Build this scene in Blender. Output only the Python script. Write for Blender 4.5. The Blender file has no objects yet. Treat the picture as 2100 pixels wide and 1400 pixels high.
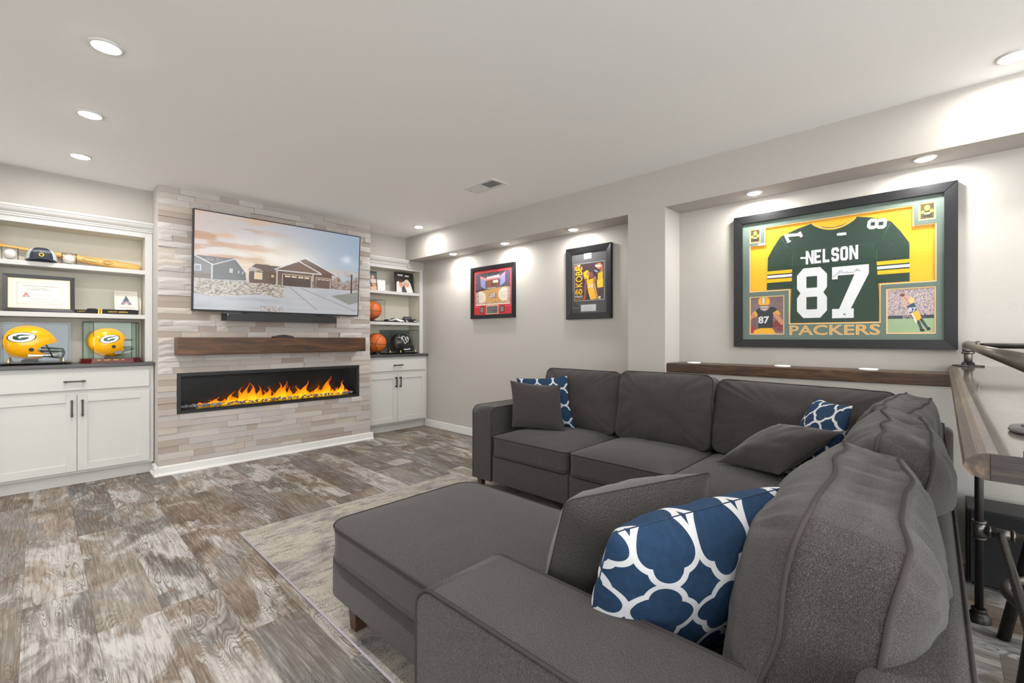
import bpy, bmesh, math, random
import numpy as np
from mathutils import Vector, Matrix, noise as mnoise

random.seed(7); np.random.seed(7)
C = bpy.context.scene.collection
SC = bpy.context.scene
H = 2.424            # ceiling height
PI = math.pi

# ------------------------------------------------------------------ camera, world, exposure
cam_d = bpy.data.cameras.new('camera'); cam = bpy.data.objects.new('camera', cam_d); C.objects.link(cam)
cam.location = (0, 0, 1.15); cam.rotation_euler = (PI/2, 0, math.radians(43.65-90))
cam_d.sensor_width = 36; cam_d.lens = 36*928/2100; cam_d.shift_y = -8/2100; cam_d.clip_start = 0.02
SC.camera = cam
SC.view_settings.view_transform = 'Standard'; SC.view_settings.look = 'None'
SC.view_settings.exposure = 0.97; SC.view_settings.gamma = 1.0; SC.view_settings.use_curve_mapping = False
SC.render.film_transparent = False
SC.cycles.max_bounces = 8; SC.cycles.diffuse_bounces = 5; SC.cycles.transparent_max_bounces = 16
SC.cycles.use_denoising = True
W = bpy.data.worlds.new('world'); SC.world = W; W.use_nodes = True
W.node_tree.nodes['Background'].inputs[0].default_value = (.95, 0.98, 1.0, 1)
W.node_tree.nodes['Background'].inputs[1].default_value = 2.7     # uniform fill light, standing in for unseen rooms beyond the open sides
LAMP_W = 5.4         # watts of one ceiling downlight
SOFFIT_W = 3.2       # watts of one soffit downlight

# ------------------------------------------------------------------ helpers
def lin(c):
    return tuple(((x/12.92) if x <= .04045 else ((x+.055)/1.055)**2.4) for x in [v/255. for v in c[:3]])
def rgba(c): return (*lin(c), 1)

class NT:
    def __init__(s, name):
        s.m = bpy.data.materials.new(name); s.m.use_nodes = True; s.t = s.m.node_tree; s.t.nodes.clear()
        s.out = s.n('ShaderNodeOutputMaterial'); s.b = s.n('ShaderNodeBsdfPrincipled'); s.l(s.b.outputs[0], s.out.inputs[0])
    def n(s, t, **k):
        x = s.t.nodes.new(t)
        for a, v in k.items(): setattr(x, a, v)
        return x
    def l(s, a, b): s.t.links.new(a, b)
    def val(s, sock, v):
        if hasattr(v, 'node') or isinstance(v, bpy.types.NodeSocket): s.l(v, sock)
        else: sock.default_value = v
    def math(s, op, a, b=None, c=None):
        x = s.n('ShaderNodeMath', operation=op); s.val(x.inputs[0], a)
        if b is not None: s.val(x.inputs[1], b)
        if c is not None: s.val(x.inputs[2], c)
        return x.outputs[0]
    def coord(s, kind='Object', scale=(1, 1, 1), loc=None):
        tc = s.n('ShaderNodeTexCoord'); mp = s.n('ShaderNodeMapping'); s.l(tc.outputs[kind], mp.inputs[0])
        mp.inputs['Scale'].default_value = scale
        if loc is not None: s.l(loc, mp.inputs['Location'])
        return mp.outputs[0]
    def noise(s, vec, scale=5, detail=2, rough=.5, dist=0.0):
        x = s.n('ShaderNodeTexNoise'); s.l(vec, x.inputs['Vector']); x.inputs['Scale'].default_value = scale
        x.inputs['Detail'].default_value = detail; x.inputs['Roughness'].default_value = rough; x.inputs['Distortion'].default_value = dist
        return x.outputs[0]
    def ramp(s, fac, stops, interp='LINEAR'):
        x = s.n('ShaderNodeValToRGB'); s.l(fac, x.inputs[0]); e = x.color_ramp.elements; x.color_ramp.interpolation = interp
        while len(e) < len(stops): e.new(.5)
        for k, (p, c) in enumerate(stops):
            e[k].position = p; e[k].color = rgba(c) if len(c) == 3 else c
        return x.outputs[0]
    def mix(s, fac, a, b, blend='MIX'):
        x = s.n('ShaderNodeMix', data_type='RGBA', blend_type=blend)
        s.val(x.inputs[0], fac); s.val(x.inputs[6], rgba(a) if isinstance(a, tuple) else a); s.val(x.inputs[7], rgba(b) if isinstance(b, tuple) else b)
        return x.outputs[2]
    def bump(s, h, strength=.3, dist=.002):
        x = s.n('ShaderNodeBump'); s.l(h, x.inputs['Height']); x.inputs['Strength'].default_value = strength; x.inputs['Distance'].default_value = dist
        s.l(x.outputs[0], s.b.inputs['Normal'])
    def set(s, **k):
        for a, v in k.items(): s.val(s.b.inputs[a.replace('_', ' ')], v)
        return s

def plain(name, col, rough=.5, metal=0., spec=.5, var=.04, vscale=30., bump=0., bscale=200., bdist=.001):
    m = NT(name); v = m.coord()
    n = m.noise(v, vscale, 2)
    f = m.math('MULTIPLY_ADD', n, 2*var, 1-var)
    base = m.mix(1.0, col, m.n('ShaderNodeCombineColor').outputs[0], 'MULTIPLY')
    cc = base.node.inputs[7].links[0].from_node
    for i in range(3): m.l(f, cc.inputs[i])
    m.set(Base_Color=base, Roughness=rough, Metallic=metal); m.b.inputs['Specular IOR Level'].default_value = spec
    if bump: m.bump(m.noise(v, bscale, 2), bump, bdist)
    return m.m

M = {}
M['wall'] = plain('wall_paint', (178, 173, 166), .75, spec=.25, var=.01, bump=.32, bscale=160, bdist=.0022)
M['ceiling'] = plain('ceiling_paint', (244, 243, 240), .85, spec=.2, var=.01, bump=.15, bscale=140)
M['white'] = plain('white_cabinet_paint', (194, 192, 188), .42, spec=.4, var=.01)
M['shelfin'] = plain('bookcase_paint', (208, 203, 188), .5, spec=.35, var=.01)
M['trim'] = plain('trim_paint', (214, 213, 210), .4, spec=.4, var=.01)
M['bronze'] = plain('bronze_handle', (74, 66, 62), .35, .8)
M['counter'] = plain('charcoal_counter', (66, 65, 66), .35, var=.12, vscale=300)
M['black'] = plain('black_satin', (20, 20, 21), .4)
M['gloss'] = plain('black_gloss', (14, 14, 16), .12)
M['frame'] = plain('black_frame_wood', (21, 21, 23), .36, var=.15, vscale=60)
M['steel'] = plain('dark_pipe', (112, 107, 101), .36, .85, var=.25, vscale=40, bump=.15)
M['cast'] = plain('dark_cast_pipe', (52, 49, 47), .42, .7, var=.25, vscale=40)
M['brass'] = plain('polished_brass', (220, 196, 130), .22, 1.)
M['cherry'] = plain('cherry_wood', (96, 30, 26), .22, var=.25, vscale=25)
M['grey'] = plain('grey_plastic', (96, 95, 94), .45)
M['puck'] = plain('white_puck', (238, 238, 236), .3)
M['cream'] = plain('cream_paper', (232, 226, 208), .8)
M['green_mat'] = plain('sage_mat_board', (104, 120, 110), .85, var=.03)
M['gold_mat'] = plain('gold_mat_board', (246, 184, 30), .7, var=.02)
M['bevel'] = plain('cream_mat_bevel', (238, 214, 160), .6)
M['amber'] = plain('amber_letter', (222, 160, 76), .5)
M['jersey'] = plain('green_jersey_cloth', (30, 58, 44), .8, var=.1, vscale=18, bump=.5, bscale=22, bdist=.006)
M['jgold'] = plain('gold_jersey_cloth', (250, 186, 14), .75)
M['jwhite'] = plain('white_twill', (226, 227, 228), .75, var=.04, bump=.3, bscale=30, bdist=.003)
M['ink'] = plain('black_ink', (28, 28, 30), .6)
M['goldink'] = plain('gold_thread', (232, 190, 70), .6)
M['redmat'] = plain('red_mat_board', (206, 34, 44), .8, var=.03)
M['greymat'] = plain('charcoal_mat_board', (74, 74, 76), .85, var=.03)
M['silver'] = plain('silver_trim', (150, 150, 153), .35, .5)
M['orange'] = plain('basketball_leather', (206, 104, 40), .5, bump=.5, bscale=500, bdist=.001)
M['helmet_yellow'] = plain('gold_helmet_shell', (250, 176, 6), .16, var=.02, spec=.6)
M['helmet_black'] = plain('black_helmet_shell', (30, 30, 31), .22, spec=.5)
M['mask_green'] = plain('dark_green_mask', (22, 42, 34), .3)
M['mask_grey'] = plain('grey_mask', (104, 112, 112), .35)
M['ash'] = plain('ash_bat_wood', (226, 176, 100), .35, var=.12, vscale=14)
M['ballwhite'] = plain('white_ball_leather', (232, 226, 216), .5)
M['capmesh'] = plain('white_cap_mesh', (206, 210, 212), .8, bump=.5, bscale=700)
M['capfront'] = plain('navy_cap_cloth', (44, 50, 60), .8, bump=.3, bscale=500)
M['capletter'] = plain('grey_cap_print', (160, 166, 172), .7); M['belt'] = plain('black_belt_cotton', (24, 24, 26), .8, bump=.3, bscale=600)
M['legwood'] = plain('walnut_leg', (62, 42, 31), .35, var=.2, vscale=25)
M['sub'] = plain('black_ash_box', (26, 27, 30), .45)
M['firebox'] = plain('black_firebox', (20, 21, 22), .3)
M['iron'] = plain('black_fire_trim', (26, 26, 27), .45)
M['scarf'] = plain('black_knit', (22, 22, 24), .9, bump=.6, bscale=300)

def glassy(name, ior=1.2, tint=(255, 255, 255), rough=.0):
    m = NT(name); m.t.nodes.remove(m.b)
    fr = m.n('ShaderNodeFresnel'); ge = m.n('ShaderNodeNewGeometry'); m.l(m.math('MULTIPLY_ADD', ge.outputs['Backfacing'], 1/ior-ior, ior), fr.inputs[0])
    tr = m.n('ShaderNodeBsdfTransparent'); tr.inputs[0].default_value = rgba(tint)
    gl = m.n('ShaderNodeBsdfGlossy'); gl.inputs['Roughness'].default_value = rough
    mx = m.n('ShaderNodeMixShader'); m.l(fr.outputs[0], mx.inputs[0]); m.l(tr.outputs[0], mx.inputs[1]); m.l(gl.outputs[0], mx.inputs[2])
    m.l(mx.outputs[0], m.out.inputs[0]); return m.m
M['glass'] = glassy('picture_glass', 1.42)
M['acrylic'] = glassy('clear_acrylic', 1.25, (254, 254, 254))
M['acrylic_edge'] = glassy('acrylic_edge', 1.6, (205, 214, 216))
M['green_glass'] = glassy('green_glass', 1.3, (248, 252, 250))
M['green_edge'] = glassy('green_glass_edge', 1.5, (70, 92, 84))
M['fireglass'] = glassy('fire_glass', 1.35)

def fabric():
    m = NT('charcoal_fabric'); v = m.coord('Object')
    a = m.noise(m.coord('Object', (1, 1, .4)), 950, 2, .6); b = m.noise(m.coord('Object', (.4, 1, 1)), 780, 2, .6)
    big = m.noise(v, 9, 3)
    w = m.math('ADD', m.math('MULTIPLY', a, .5), m.math('MULTIPLY', b, .5))
    col = m.ramp(w, [(.34, (36, 33, 33)), (.46, (54, 50, 49)), (.54, (69, 65, 63)), (.66, (100, 94, 90))])
    col = m.mix(m.math('MULTIPLY', big, .2), col, (50, 45, 45))
    m.set(Base_Color=col, Roughness=.95); m.b.inputs['Specular IOR Level'].default_value = .12
    m.b.inputs['Sheen Weight'].default_value = .12; m.b.inputs['Sheen Roughness'].default_value = .5
    m.bump(w, .4, .0015); return m.m
M['fabric'] = fabric()
M['welt'] = plain('dark_welt', (58, 54, 54), .95, spec=.1, bump=.4, bscale=900)
M['pipe'] = plain('grey_piping', (66, 61, 60), .95, spec=.1, bump=.4, bscale=900)
def dark_pillow():
    m = NT('dark_pillow_cloth'); w = m.noise(m.coord('UV', (1, .5, 1)), 800, 2, .6)
    col = m.ramp(w, [(.34, (34, 31, 31)), (.5, (53, 49, 48)), (.66, (84, 79, 76))])
    m.set(Base_Color=col, Roughness=.95); m.b.inputs['Specular IOR Level'].default_value = .15
    m.b.inputs['Sheen Weight'].default_value = .2; m.bump(w, .3, .001); return m.m
M['pillow'] = dark_pillow()
def lattice():
    m = NT('blue_lattice_cloth'); tc = m.n('ShaderNodeUVMap'); sx = m.n('ShaderNodeSeparateXYZ'); m.l(tc.outputs[0], sx.inputs[0])
    P, a, r = .124, .0265, .0350
    X = m.math('ABSOLUTE', m.math('SUBTRACT', m.math('FLOORED_MODULO', m.math('ADD', sx.outputs[0], 5*P), P), P/2))
    Y = m.math('ABSOLUTE', m.math('SUBTRACT', m.math('FLOORED_MODULO', m.math('ADD', sx.outputs[1], 5*P), P), P/2))
    def ln(x, y): return m.math('SQRT', m.math('ADD', m.math('MULTIPLY', x, x), m.math('MULTIPLY', y, y)))
    d = m.math('MINIMUM', ln(m.math('SUBTRACT', X, a), Y), ln(X, m.math('SUBTRACT', Y, a)))
    f = m.math('GREATER_THAN', m.math('ABSOLUTE', m.math('SUBTRACT', d, r)), .0056)
    nz = m.noise(m.coord('UV', (1, 1, 1)), 60, 4, .7); fine = m.noise(m.coord('UV', (1, .3, 1)), 800, 2)
    blue = m.mix(nz, (22, 42, 64), (46, 70, 98)); blue = m.mix(m.math('MULTIPLY', fine, .4), blue, (24, 42, 62))
    col = m.mix(f, (190, 190, 192), blue)
    m.set(Base_Color=col, Roughness=.9); m.b.inputs['Specular IOR Level'].default_value = .15; m.bump(fine, .2, .0008); return m.m
M['lattice'] = lattice(); M['navyseam'] = plain('navy_seam', (24, 44, 68), .9)

def wood_beam(name, dark, mid, light, axis=0, rough=.4, gs=1.0, coat=0.):
    m = NT(name); sc = [9*gs, 9*gs, 9*gs]; sc[axis] = .9*gs
    v = m.coord('Object', tuple(sc)); n1 = m.noise(v, 2.2, 5, .6, 1.5); fine = m.noise(v, 14, 3, .6, .6)
    big = m.noise(m.coord('Object'), 2.5, 2)
    f = m.math('ADD', m.math('MULTIPLY', n1, .7), m.math('MULTIPLY', fine, .3))
    col = m.ramp(f, [(.3, dark), (.5, mid), (.68, light)])
    col = m.mix(m.math('MULTIPLY', big, .5), col, dark)
    m.set(Base_Color=col, Roughness=rough); m.b.inputs['Coat Weight'].default_value = coat; m.b.inputs['Coat Roughness'].default_value = .08
    m.bump(fine, .25, .002); return m.m
M['mantel'] = wood_beam('stained_mantel_wood', (34, 21, 12), (86, 54, 28), (134, 88, 44))
M['ledge'] = wood_beam('stained_ledge_wood', (34, 22, 15), (70, 47, 30), (116, 84, 52), axis=1, gs=1.3)
M['bar'] = wood_beam('grey_bar_wood', (46, 40, 34), (82, 74, 65), (116, 107, 96), axis=0, rough=.28, gs=.9, coat=.9)
M['baredge'] = wood_beam('bar_edge_wood', (40, 32, 27), (82, 68, 55), (134, 108, 78), axis=0, rough=.4, gs=1.2)

M['bargrain'] = wood_beam('bar_end_grain', (20, 16, 14), (44, 35, 30), (70, 56, 46), axis=1, rough=.4)
def plank_mat():
    m = NT('weathered_plank'); oi = m.n('ShaderNodeObjectInfo'); rnd = oi.outputs['Random']
    off = m.n('ShaderNodeCombineXYZ'); m.l(m.math('MULTIPLY', rnd, 37.), off.inputs[0]); m.l(m.math('MULTIPLY', rnd, 91.), off.inputs[1]); m.l(m.math('MULTIPLY', rnd, 13.), off.inputs[2])
    O = off.outputs[0]
    def rng(f, a, b, c=0., d=1.):
        x = m.n('ShaderNodeMapRange'); m.l(f, x.inputs[0])
        for k, q in enumerate((a, b, c, d)): x.inputs[k+1].default_value = q
        return x.outputs[0]
    fine = m.noise(m.coord('Object', (1, .045, 1), O), 150, 4, .65)
    streak = m.noise(m.coord('Object', (1, .07, 1), O), 30, 4, .6, .4)
    base = m.ramp(rnd, [(0, (130, 115, 100)), (.14, (106, 100, 95)), (.28, (138, 127, 115)), (.42, (122, 106, 90)), (.56, (98, 96, 94)), (.7, (142, 128, 112)), (.84, (122, 112, 101))], 'CONSTANT')
    tone = m.noise(m.coord('Object', (1, .5, 1), O), 3.4, 3, .6, .8)
    col = m.mix(rng(tone, .46, .66), base, (88, 74, 61)); col = m.mix(rng(tone, .5, .3), col, (112, 111, 110))
    # whitewash left in broken, streaky patches
    patch = m.noise(m.coord('Object', (1, .42, 1), O), 6.0, 6, .66, .9)
    wsel = m.math('ADD', m.math('ADD', patch, m.math('MULTIPLY', m.math('SINE', m.math('MULTIPLY', rnd, 50.)), .08)), m.math('MULTIPLY', m.math('SUBTRACT', streak, .5), .35))
    col = m.mix(m.math('MULTIPLY', rng(wsel, .51, .64), .8), col, (184, 181, 177))
    # grain figure: contour lines of a stretched field, strongest in some patches
    fld = m.noise(m.coord('Object', (1, .17, 1), O), 7.0, 2, .5, .5)
    tri = m.math('ABSOLUTE', m.math('SUBTRACT', m.math('FRACT', m.math('MULTIPLY', fld, 52.)), .5))
    amt = m.math('MULTIPLY', rng(tri, .05, .22, 1, 0), rng(m.noise(m.coord('Object', (1, .5, 1), O), 4.5, 3), .38, .56))
    col = m.mix(m.math('MULTIPLY', amt, .72), col, (66, 61, 57))
    col = m.mix(rng(fine, .5, .68, 0, .6), col, (72, 64, 57)); col = m.mix(rng(fine, .48, .32, 0, .4), col, (176, 170, 162))
    col = m.mix(rng(streak, .54, .7, 0, .6), col, (82, 71, 61))
    kn = m.n('ShaderNodeTexVoronoi'); m.l(m.coord('Object', (1, .55, 1), O), kn.inputs['Vector']); kn.inputs['Scale'].default_value = 3.4
    col = m.mix(rng(kn.outputs['Distance'], .02, .075, .7, 0), col, (112, 86, 66))
    m.set(Base_Color=col, Roughness=.45); m.b.inputs['Specular IOR Level'].default_value = .35
    m.bump(m.math('ADD', fine, m.math('MULTIPLY', amt, -.8)), .3, .0015); return m.m
M['plank'] = plank_mat()

def stone_mat(name, rough_face):
    m = NT(name); oi = m.n('ShaderNodeObjectInfo'); rnd = oi.outputs['Random']
    off = m.n('ShaderNodeCombineXYZ'); m.l(m.math('MULTIPLY', rnd, 61.), off.inputs[0]); m.l(m.math('MULTIPLY', rnd, 17.), off.inputs[2])
    v = m.coord('Object', (.24, 1, 1), off.outputs[0])
    if rough_face:
        base = m.ramp(rnd, [(0, (204, 199, 195)), (.3, (196, 190, 185)), (.55, (200, 191, 182)), (.8, (190, 185, 181))], 'CONSTANT')
    else:
        base = m.ramp(rnd, [(0, (180, 171, 164)), (.2, (192, 186, 181)), (.4, (168, 156, 147)), (.55, (182, 177, 175)), (.75, (162, 150, 141)), (.9, (190, 180, 169))], 'CONSTANT')
    sv = m.coord('Object', (.08, 1, 1), off.outputs[0])
    st = m.noise(sv, 55, 4, .6, .5)
    col = m.mix(m.math('MULTIPLY', st, .5 if not rough_face else .3), base, (154, 140, 129))
    fine = m.noise(v, 75 if rough_face else 90, 6 if rough_face else 4, .68)
    m.set(Base_Color=col, Roughness=.85); m.b.inputs['Specular IOR Level'].default_value = .25
    m.bump(fine, .55 if rough_face else .25, .0035 if rough_face else .002); return m.m
M['stone_rough'] = stone_mat('split_face_stone', True); M['stone_smooth'] = stone_mat('honed_stone', False)

def rug_mat():
    m = NT('rug_pile'); v = m.coord('Object')
    a = m.noise(m.coord('Object', (.45, 1, 1)), 3.0, 4, .6, .8); f = m.noise(v, 190, 4, .75); s = m.noise(m.coord('Object', (.3, 1, 1)), 45, 3, .6)
    col = m.ramp(a, [(.36, (146, 138, 136)), (.46, (186, 178, 168)), (.56, (200, 192, 178)), (.66, (180, 172, 166))])
    sp = m.n('ShaderNodeMapRange'); m.l(m.math('ADD', m.math('MULTIPLY', f, .6), m.math('MULTIPLY', s, .4)), sp.inputs[0]); sp.inputs[1].default_value = .49; sp.inputs[2].default_value = .40
    col = m.mix(m.math('MULTIPLY', sp.outputs[0], .85), col, (84, 78, 84))
    hi = m.n('ShaderNodeMapRange'); m.l(f, hi.inputs[0]); hi.inputs[1].default_value = .52; hi.inputs[2].default_value = .7
    col = m.mix(m.math('MULTIPLY', hi.outputs[0], .5), col, (232, 228, 220))
    sp2 = m.n('ShaderNodeMapRange'); m.l(m.noise(v, 420, 1, .5), sp2.inputs[0]); sp2.inputs[1].default_value = .36; sp2.inputs[2].default_value = .62; sp2.inputs[3].default_value = .62; sp2.inputs[4].default_value = 1.08
    cc = m.n('ShaderNodeCombineColor')
    for k in range(3): m.l(sp2.outputs[0], cc.inputs[k])
    col = m.mix(1.0, col, cc.outputs[0], 'MULTIPLY')
    m.set(Base_Color=col, Roughness=.98); m.b.inputs['Specular IOR Level'].default_value = .1; m.bump(f, 1., .008); return m.m
M['rug'] = rug_mat(); M['rugbind'] = plain('rug_binding', (150, 142, 148), .9, bump=.4, bscale=500)
M['slab'] = plain('floor_underlay', (92, 82, 74), .7)

def print_mat(name='printed_picture', emit=0.):
    m = NT(name); at = m.n('ShaderNodeVertexColor', layer_name='Col')
    if emit:
        m.set(Base_Color=(0.01, .01, .01, 1), Roughness=.12); m.l(at.outputs[0], m.b.inputs['Emission Color']); m.b.inputs['Emission Strength'].default_value = emit
    else: m.l(at.outputs[0], m.b.inputs['Base Color']); m.b.inputs['Roughness'].default_value = .45
    return m.m
M['print'] = print_mat(); M['screen'] = print_mat('tv_screen', .47); M['decal'] = print_mat('helmet_decal')
M['decal'].node_tree.nodes['Principled BSDF'].inputs['Roughness'].default_value = .2

def lens_mat():
    m = NT('lit_lens'); m.set(Base_Color=(1, 1, 1, 1)); m.b.inputs['Emission Color'].default_value = (1, .97, .92, 1); m.b.inputs['Emission Strength'].default_value = 30.; return m.m
M['lens'] = lens_mat()
def flame_mat():
    m = NT('flame'); m.t.nodes.remove(m.b); at = m.n('ShaderNodeVertexColor', layer_name='Col')
    em = m.n('ShaderNodeEmission'); m.l(at.outputs[0], em.inputs[0]); em.inputs[1].default_value = .95
    tr = m.n('ShaderNodeBsdfTransparent'); mx = m.n('ShaderNodeMixShader'); m.l(at.outputs['Alpha'], mx.inputs[0]); m.l(tr.outputs[0], mx.inputs[1]); m.l(em.outputs[0], mx.inputs[2])
    m.l(mx.outputs[0], m.out.inputs[0]); return m.m
M['flame'] = flame_mat()

# ---- objects
def wm(o):
    m = Matrix.LocRotScale(o.location, o.rotation_euler, o.scale)
    return wm(o.parent) @ m if o.parent else m
def tag(o, label=None, cat=None, group=None, kind=None):
    if label: o['label'] = label
    if cat: o['category'] = cat
    if group: o['group'] = group
    if kind: o['kind'] = kind
    return o
def thing(name, label, cat, loc=(0, 0, 0), rz=0, group=None):
    o = bpy.data.objects.new(name, None); C.objects.link(o); o.location = loc; o.rotation_euler = (0, 0, rz); o.empty_display_size = .05
    return tag(o, label, cat, group)
def link(name, me, mat, parent=None, world=True):
    if parent is not None and world: me.transform(wm(parent).inverted())
    o = bpy.data.objects.new(name, me); C.objects.link(o)
    if mat is not None and not me.materials: me.materials.append(mat)
    if parent is not None: o.parent = parent
    return o
def pymesh(name, verts, faces, smooth=False):
    me = bpy.data.meshes.new(name); me.from_pydata([tuple(v) for v in verts], [], faces); me.update()
    if smooth: me.shade_smooth()
    return me
def copy_tree(o, parent=None):
    c = o.copy(); C.objects.link(c); c.parent = parent
    for ch in list(o.children): copy_tree(ch, c)
    return c

class MB:
    """collects shapes in one bmesh, built as one mesh object"""
    def __init__(s): s.b = bmesh.new()
    def box(s, lo, hi, bev=0., seg=2, mat4=None):
        r = bmesh.ops.create_cube(s.b, size=1); vs = r['verts']
        lo, hi = Vector(lo), Vector(hi); c = (lo+hi)/2; d = hi-lo
        for v in vs: v.co = Vector((v.co.x*d.x, v.co.y*d.y, v.co.z*d.z))+c
        if bev:
            es = list({e for v in vs for e in v.link_edges})
            res = bmesh.ops.bevel(s.b, geom=es, offset=bev, segments=seg, affect='EDGES', profile=.5)
            vs = list({v for f in res['faces'] for v in f.verts} | {v for v in vs if v.is_valid})
        if mat4 is not None: bmesh.ops.transform(s.b, matrix=mat4, verts=vs)
        return s
    def tube(s, path, r, n=10, closed=False, caps=True):
        P = [Vector(p) for p in path]; R = r if isinstance(r, (list, tuple)) else [r]*len(P); rings = []
        T = []
        for i in range(len(P)):
            a = P[i-1] if (i > 0 or closed) else P[i]; b = P[(i+1) % len(P)] if (i < len(P)-1 or closed) else P[i]
            t = (b-a); T.append(t.normalized() if t.length > 1e-9 else Vector((0, 0, 1)))
        up = Vector((0, 0, 1)) if abs(T[0].z) < .9 else Vector((1, 0, 0))
        for i, p in enumerate(P):
            u = (up - T[i]*up.dot(T[i]))
            if u.length < 1e-4: u = T[i].orthogonal()
            u.normalize(); up = u; w = T[i].cross(u)
            rings.append([s.b.verts.new(p+(u*math.cos(2*PI*k/n)+w*math.sin(2*PI*k/n))*R[i]) for k in range(n)])
        m = len(rings)
        for i in range(m if closed else m-1):
            A, B = rings[i], rings[(i+1) % m]
            for k in range(n): s.b.faces.new((A[k], A[(k+1) % n], B[(k+1) % n], B[k])).smooth = True
        if caps and not closed:
            s.b.faces.new(rings[0][::-1]); s.b.faces.new(rings[-1])
        return s
    def lathe(s, prof, o=(0, 0, 0), axis=(0, 0, 1), n=24, smooth=True):
        ax = Vector(axis).normalized(); u = ax.orthogonal().normalized(); w = ax.cross(u); o = Vector(o); rings = []
        for r, h in prof:
            if r < 1e-6: rings.append([s.b.verts.new(o+ax*h)])
            else: rings.append([s.b.verts.new(o+ax*h+(u*math.cos(2*PI*k/n)+w*math.sin(2*PI*k/n))*r) for k in range(n)])
        for A, B in zip(rings, rings[1:]):
            for k in range(n):
                q = [A[0] if len(A) == 1 else A[k]] + ([] if len(A) == 1 else [A[(k+1) % n]]) + ([B[0]] if len(B) == 1 else [B[(k+1) % n], B[k]])
                if len(q) > 2: s.b.faces.new(q).smooth = smooth
        return s
    def prism(s, pts, d, o=(0, 0, 0), ux=(1, 0, 0), uy=(0, 1, 0)):
        """outline in the plane (ux, uy) at o, thickened by d along ux x uy"""
        o, ux, uy = Vector(o), Vector(ux), Vector(uy); n = ux.cross(uy).normalized()
        A = [s.b.verts.new(o+ux*x+uy*y) for x, y in pts]; B = [s.b.verts.new(o+ux*x+uy*y+n*d) for x, y in pts]
        k = len(pts)
        s.b.faces.new(A[::-1]); s.b.faces.new(B)
        for i in range(k): s.b.faces.new((A[i], A[(i+1) % k], B[(i+1) % k], B[i]))
        return s
    def sphere(s, c, r, u=16, v=10, sc=(1, 1, 1)):
        res = bmesh.ops.create_uvsphere(s.b, u_segments=u, v_segments=v, radius=r)
        for x in res['verts']: x.co = Vector((x.co.x*sc[0], x.co.y*sc[1], x.co.z*sc[2]))+Vector(c)
        for f in {f for x in res['verts'] for f in x.link_faces}: f.smooth = True
        return s
    def build(s, name, mat, parent=None, smooth=None, tri=False):
        bmesh.ops.recalc_face_normals(s.b, faces=s.b.faces[:])
        if smooth is not None:
            for f in s.b.faces: f.smooth = smooth
        me = bpy.data.meshes.new(name); s.b.to_mesh(me); s.b.free()
        return link(name, me, mat, parent)
def box(name, lo, hi, mat, parent=None, bev=0., seg=2, kind=None):
    o = MB().box(lo, hi, bev, seg).build(name, mat, parent)
    if bev and seg > 2: o.data.shade_smooth()
    return tag(o, kind=kind)

FONT_CACHE = {}
def text(name, body, mat, parent, o, ux, uy, width, height, bold=0., depth=.0008):
    """flat lettering, scaled to width x height (metres), lower left corner at o"""
    cu = bpy.data.curves.new('lettering', 'FONT'); cu.body = body; cu.size = 1; cu.offset = bold; cu.extrude = .0; cu.resolution_u = 3
    ob = bpy.data.objects.new('lettering', cu); C.objects.link(ob)
    dg = bpy.context.evaluated_depsgraph_get(); me = bpy.data.meshes.new_from_object(ob.evaluated_get(dg))
    bpy.data.objects.remove(ob); bpy.data.curves.remove(cu); me.materials.clear()
    co = np.array([v.co[:] for v in me.vertices])
    lo, hi = co.min(0), co.max(0); o, ux, uy = Vector(o), Vector(ux).normalized(), Vector(uy).normalized(); n = ux.cross(uy)
    for v in me.vertices:
        x = (v.co.x-lo[0])/(hi[0]-lo[0])*width; y = (v.co.y-lo[1])/(hi[1]-lo[1])*height
        v.co = o+ux*x+uy*y+n*depth
    return link(name, me, mat, parent)

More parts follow.
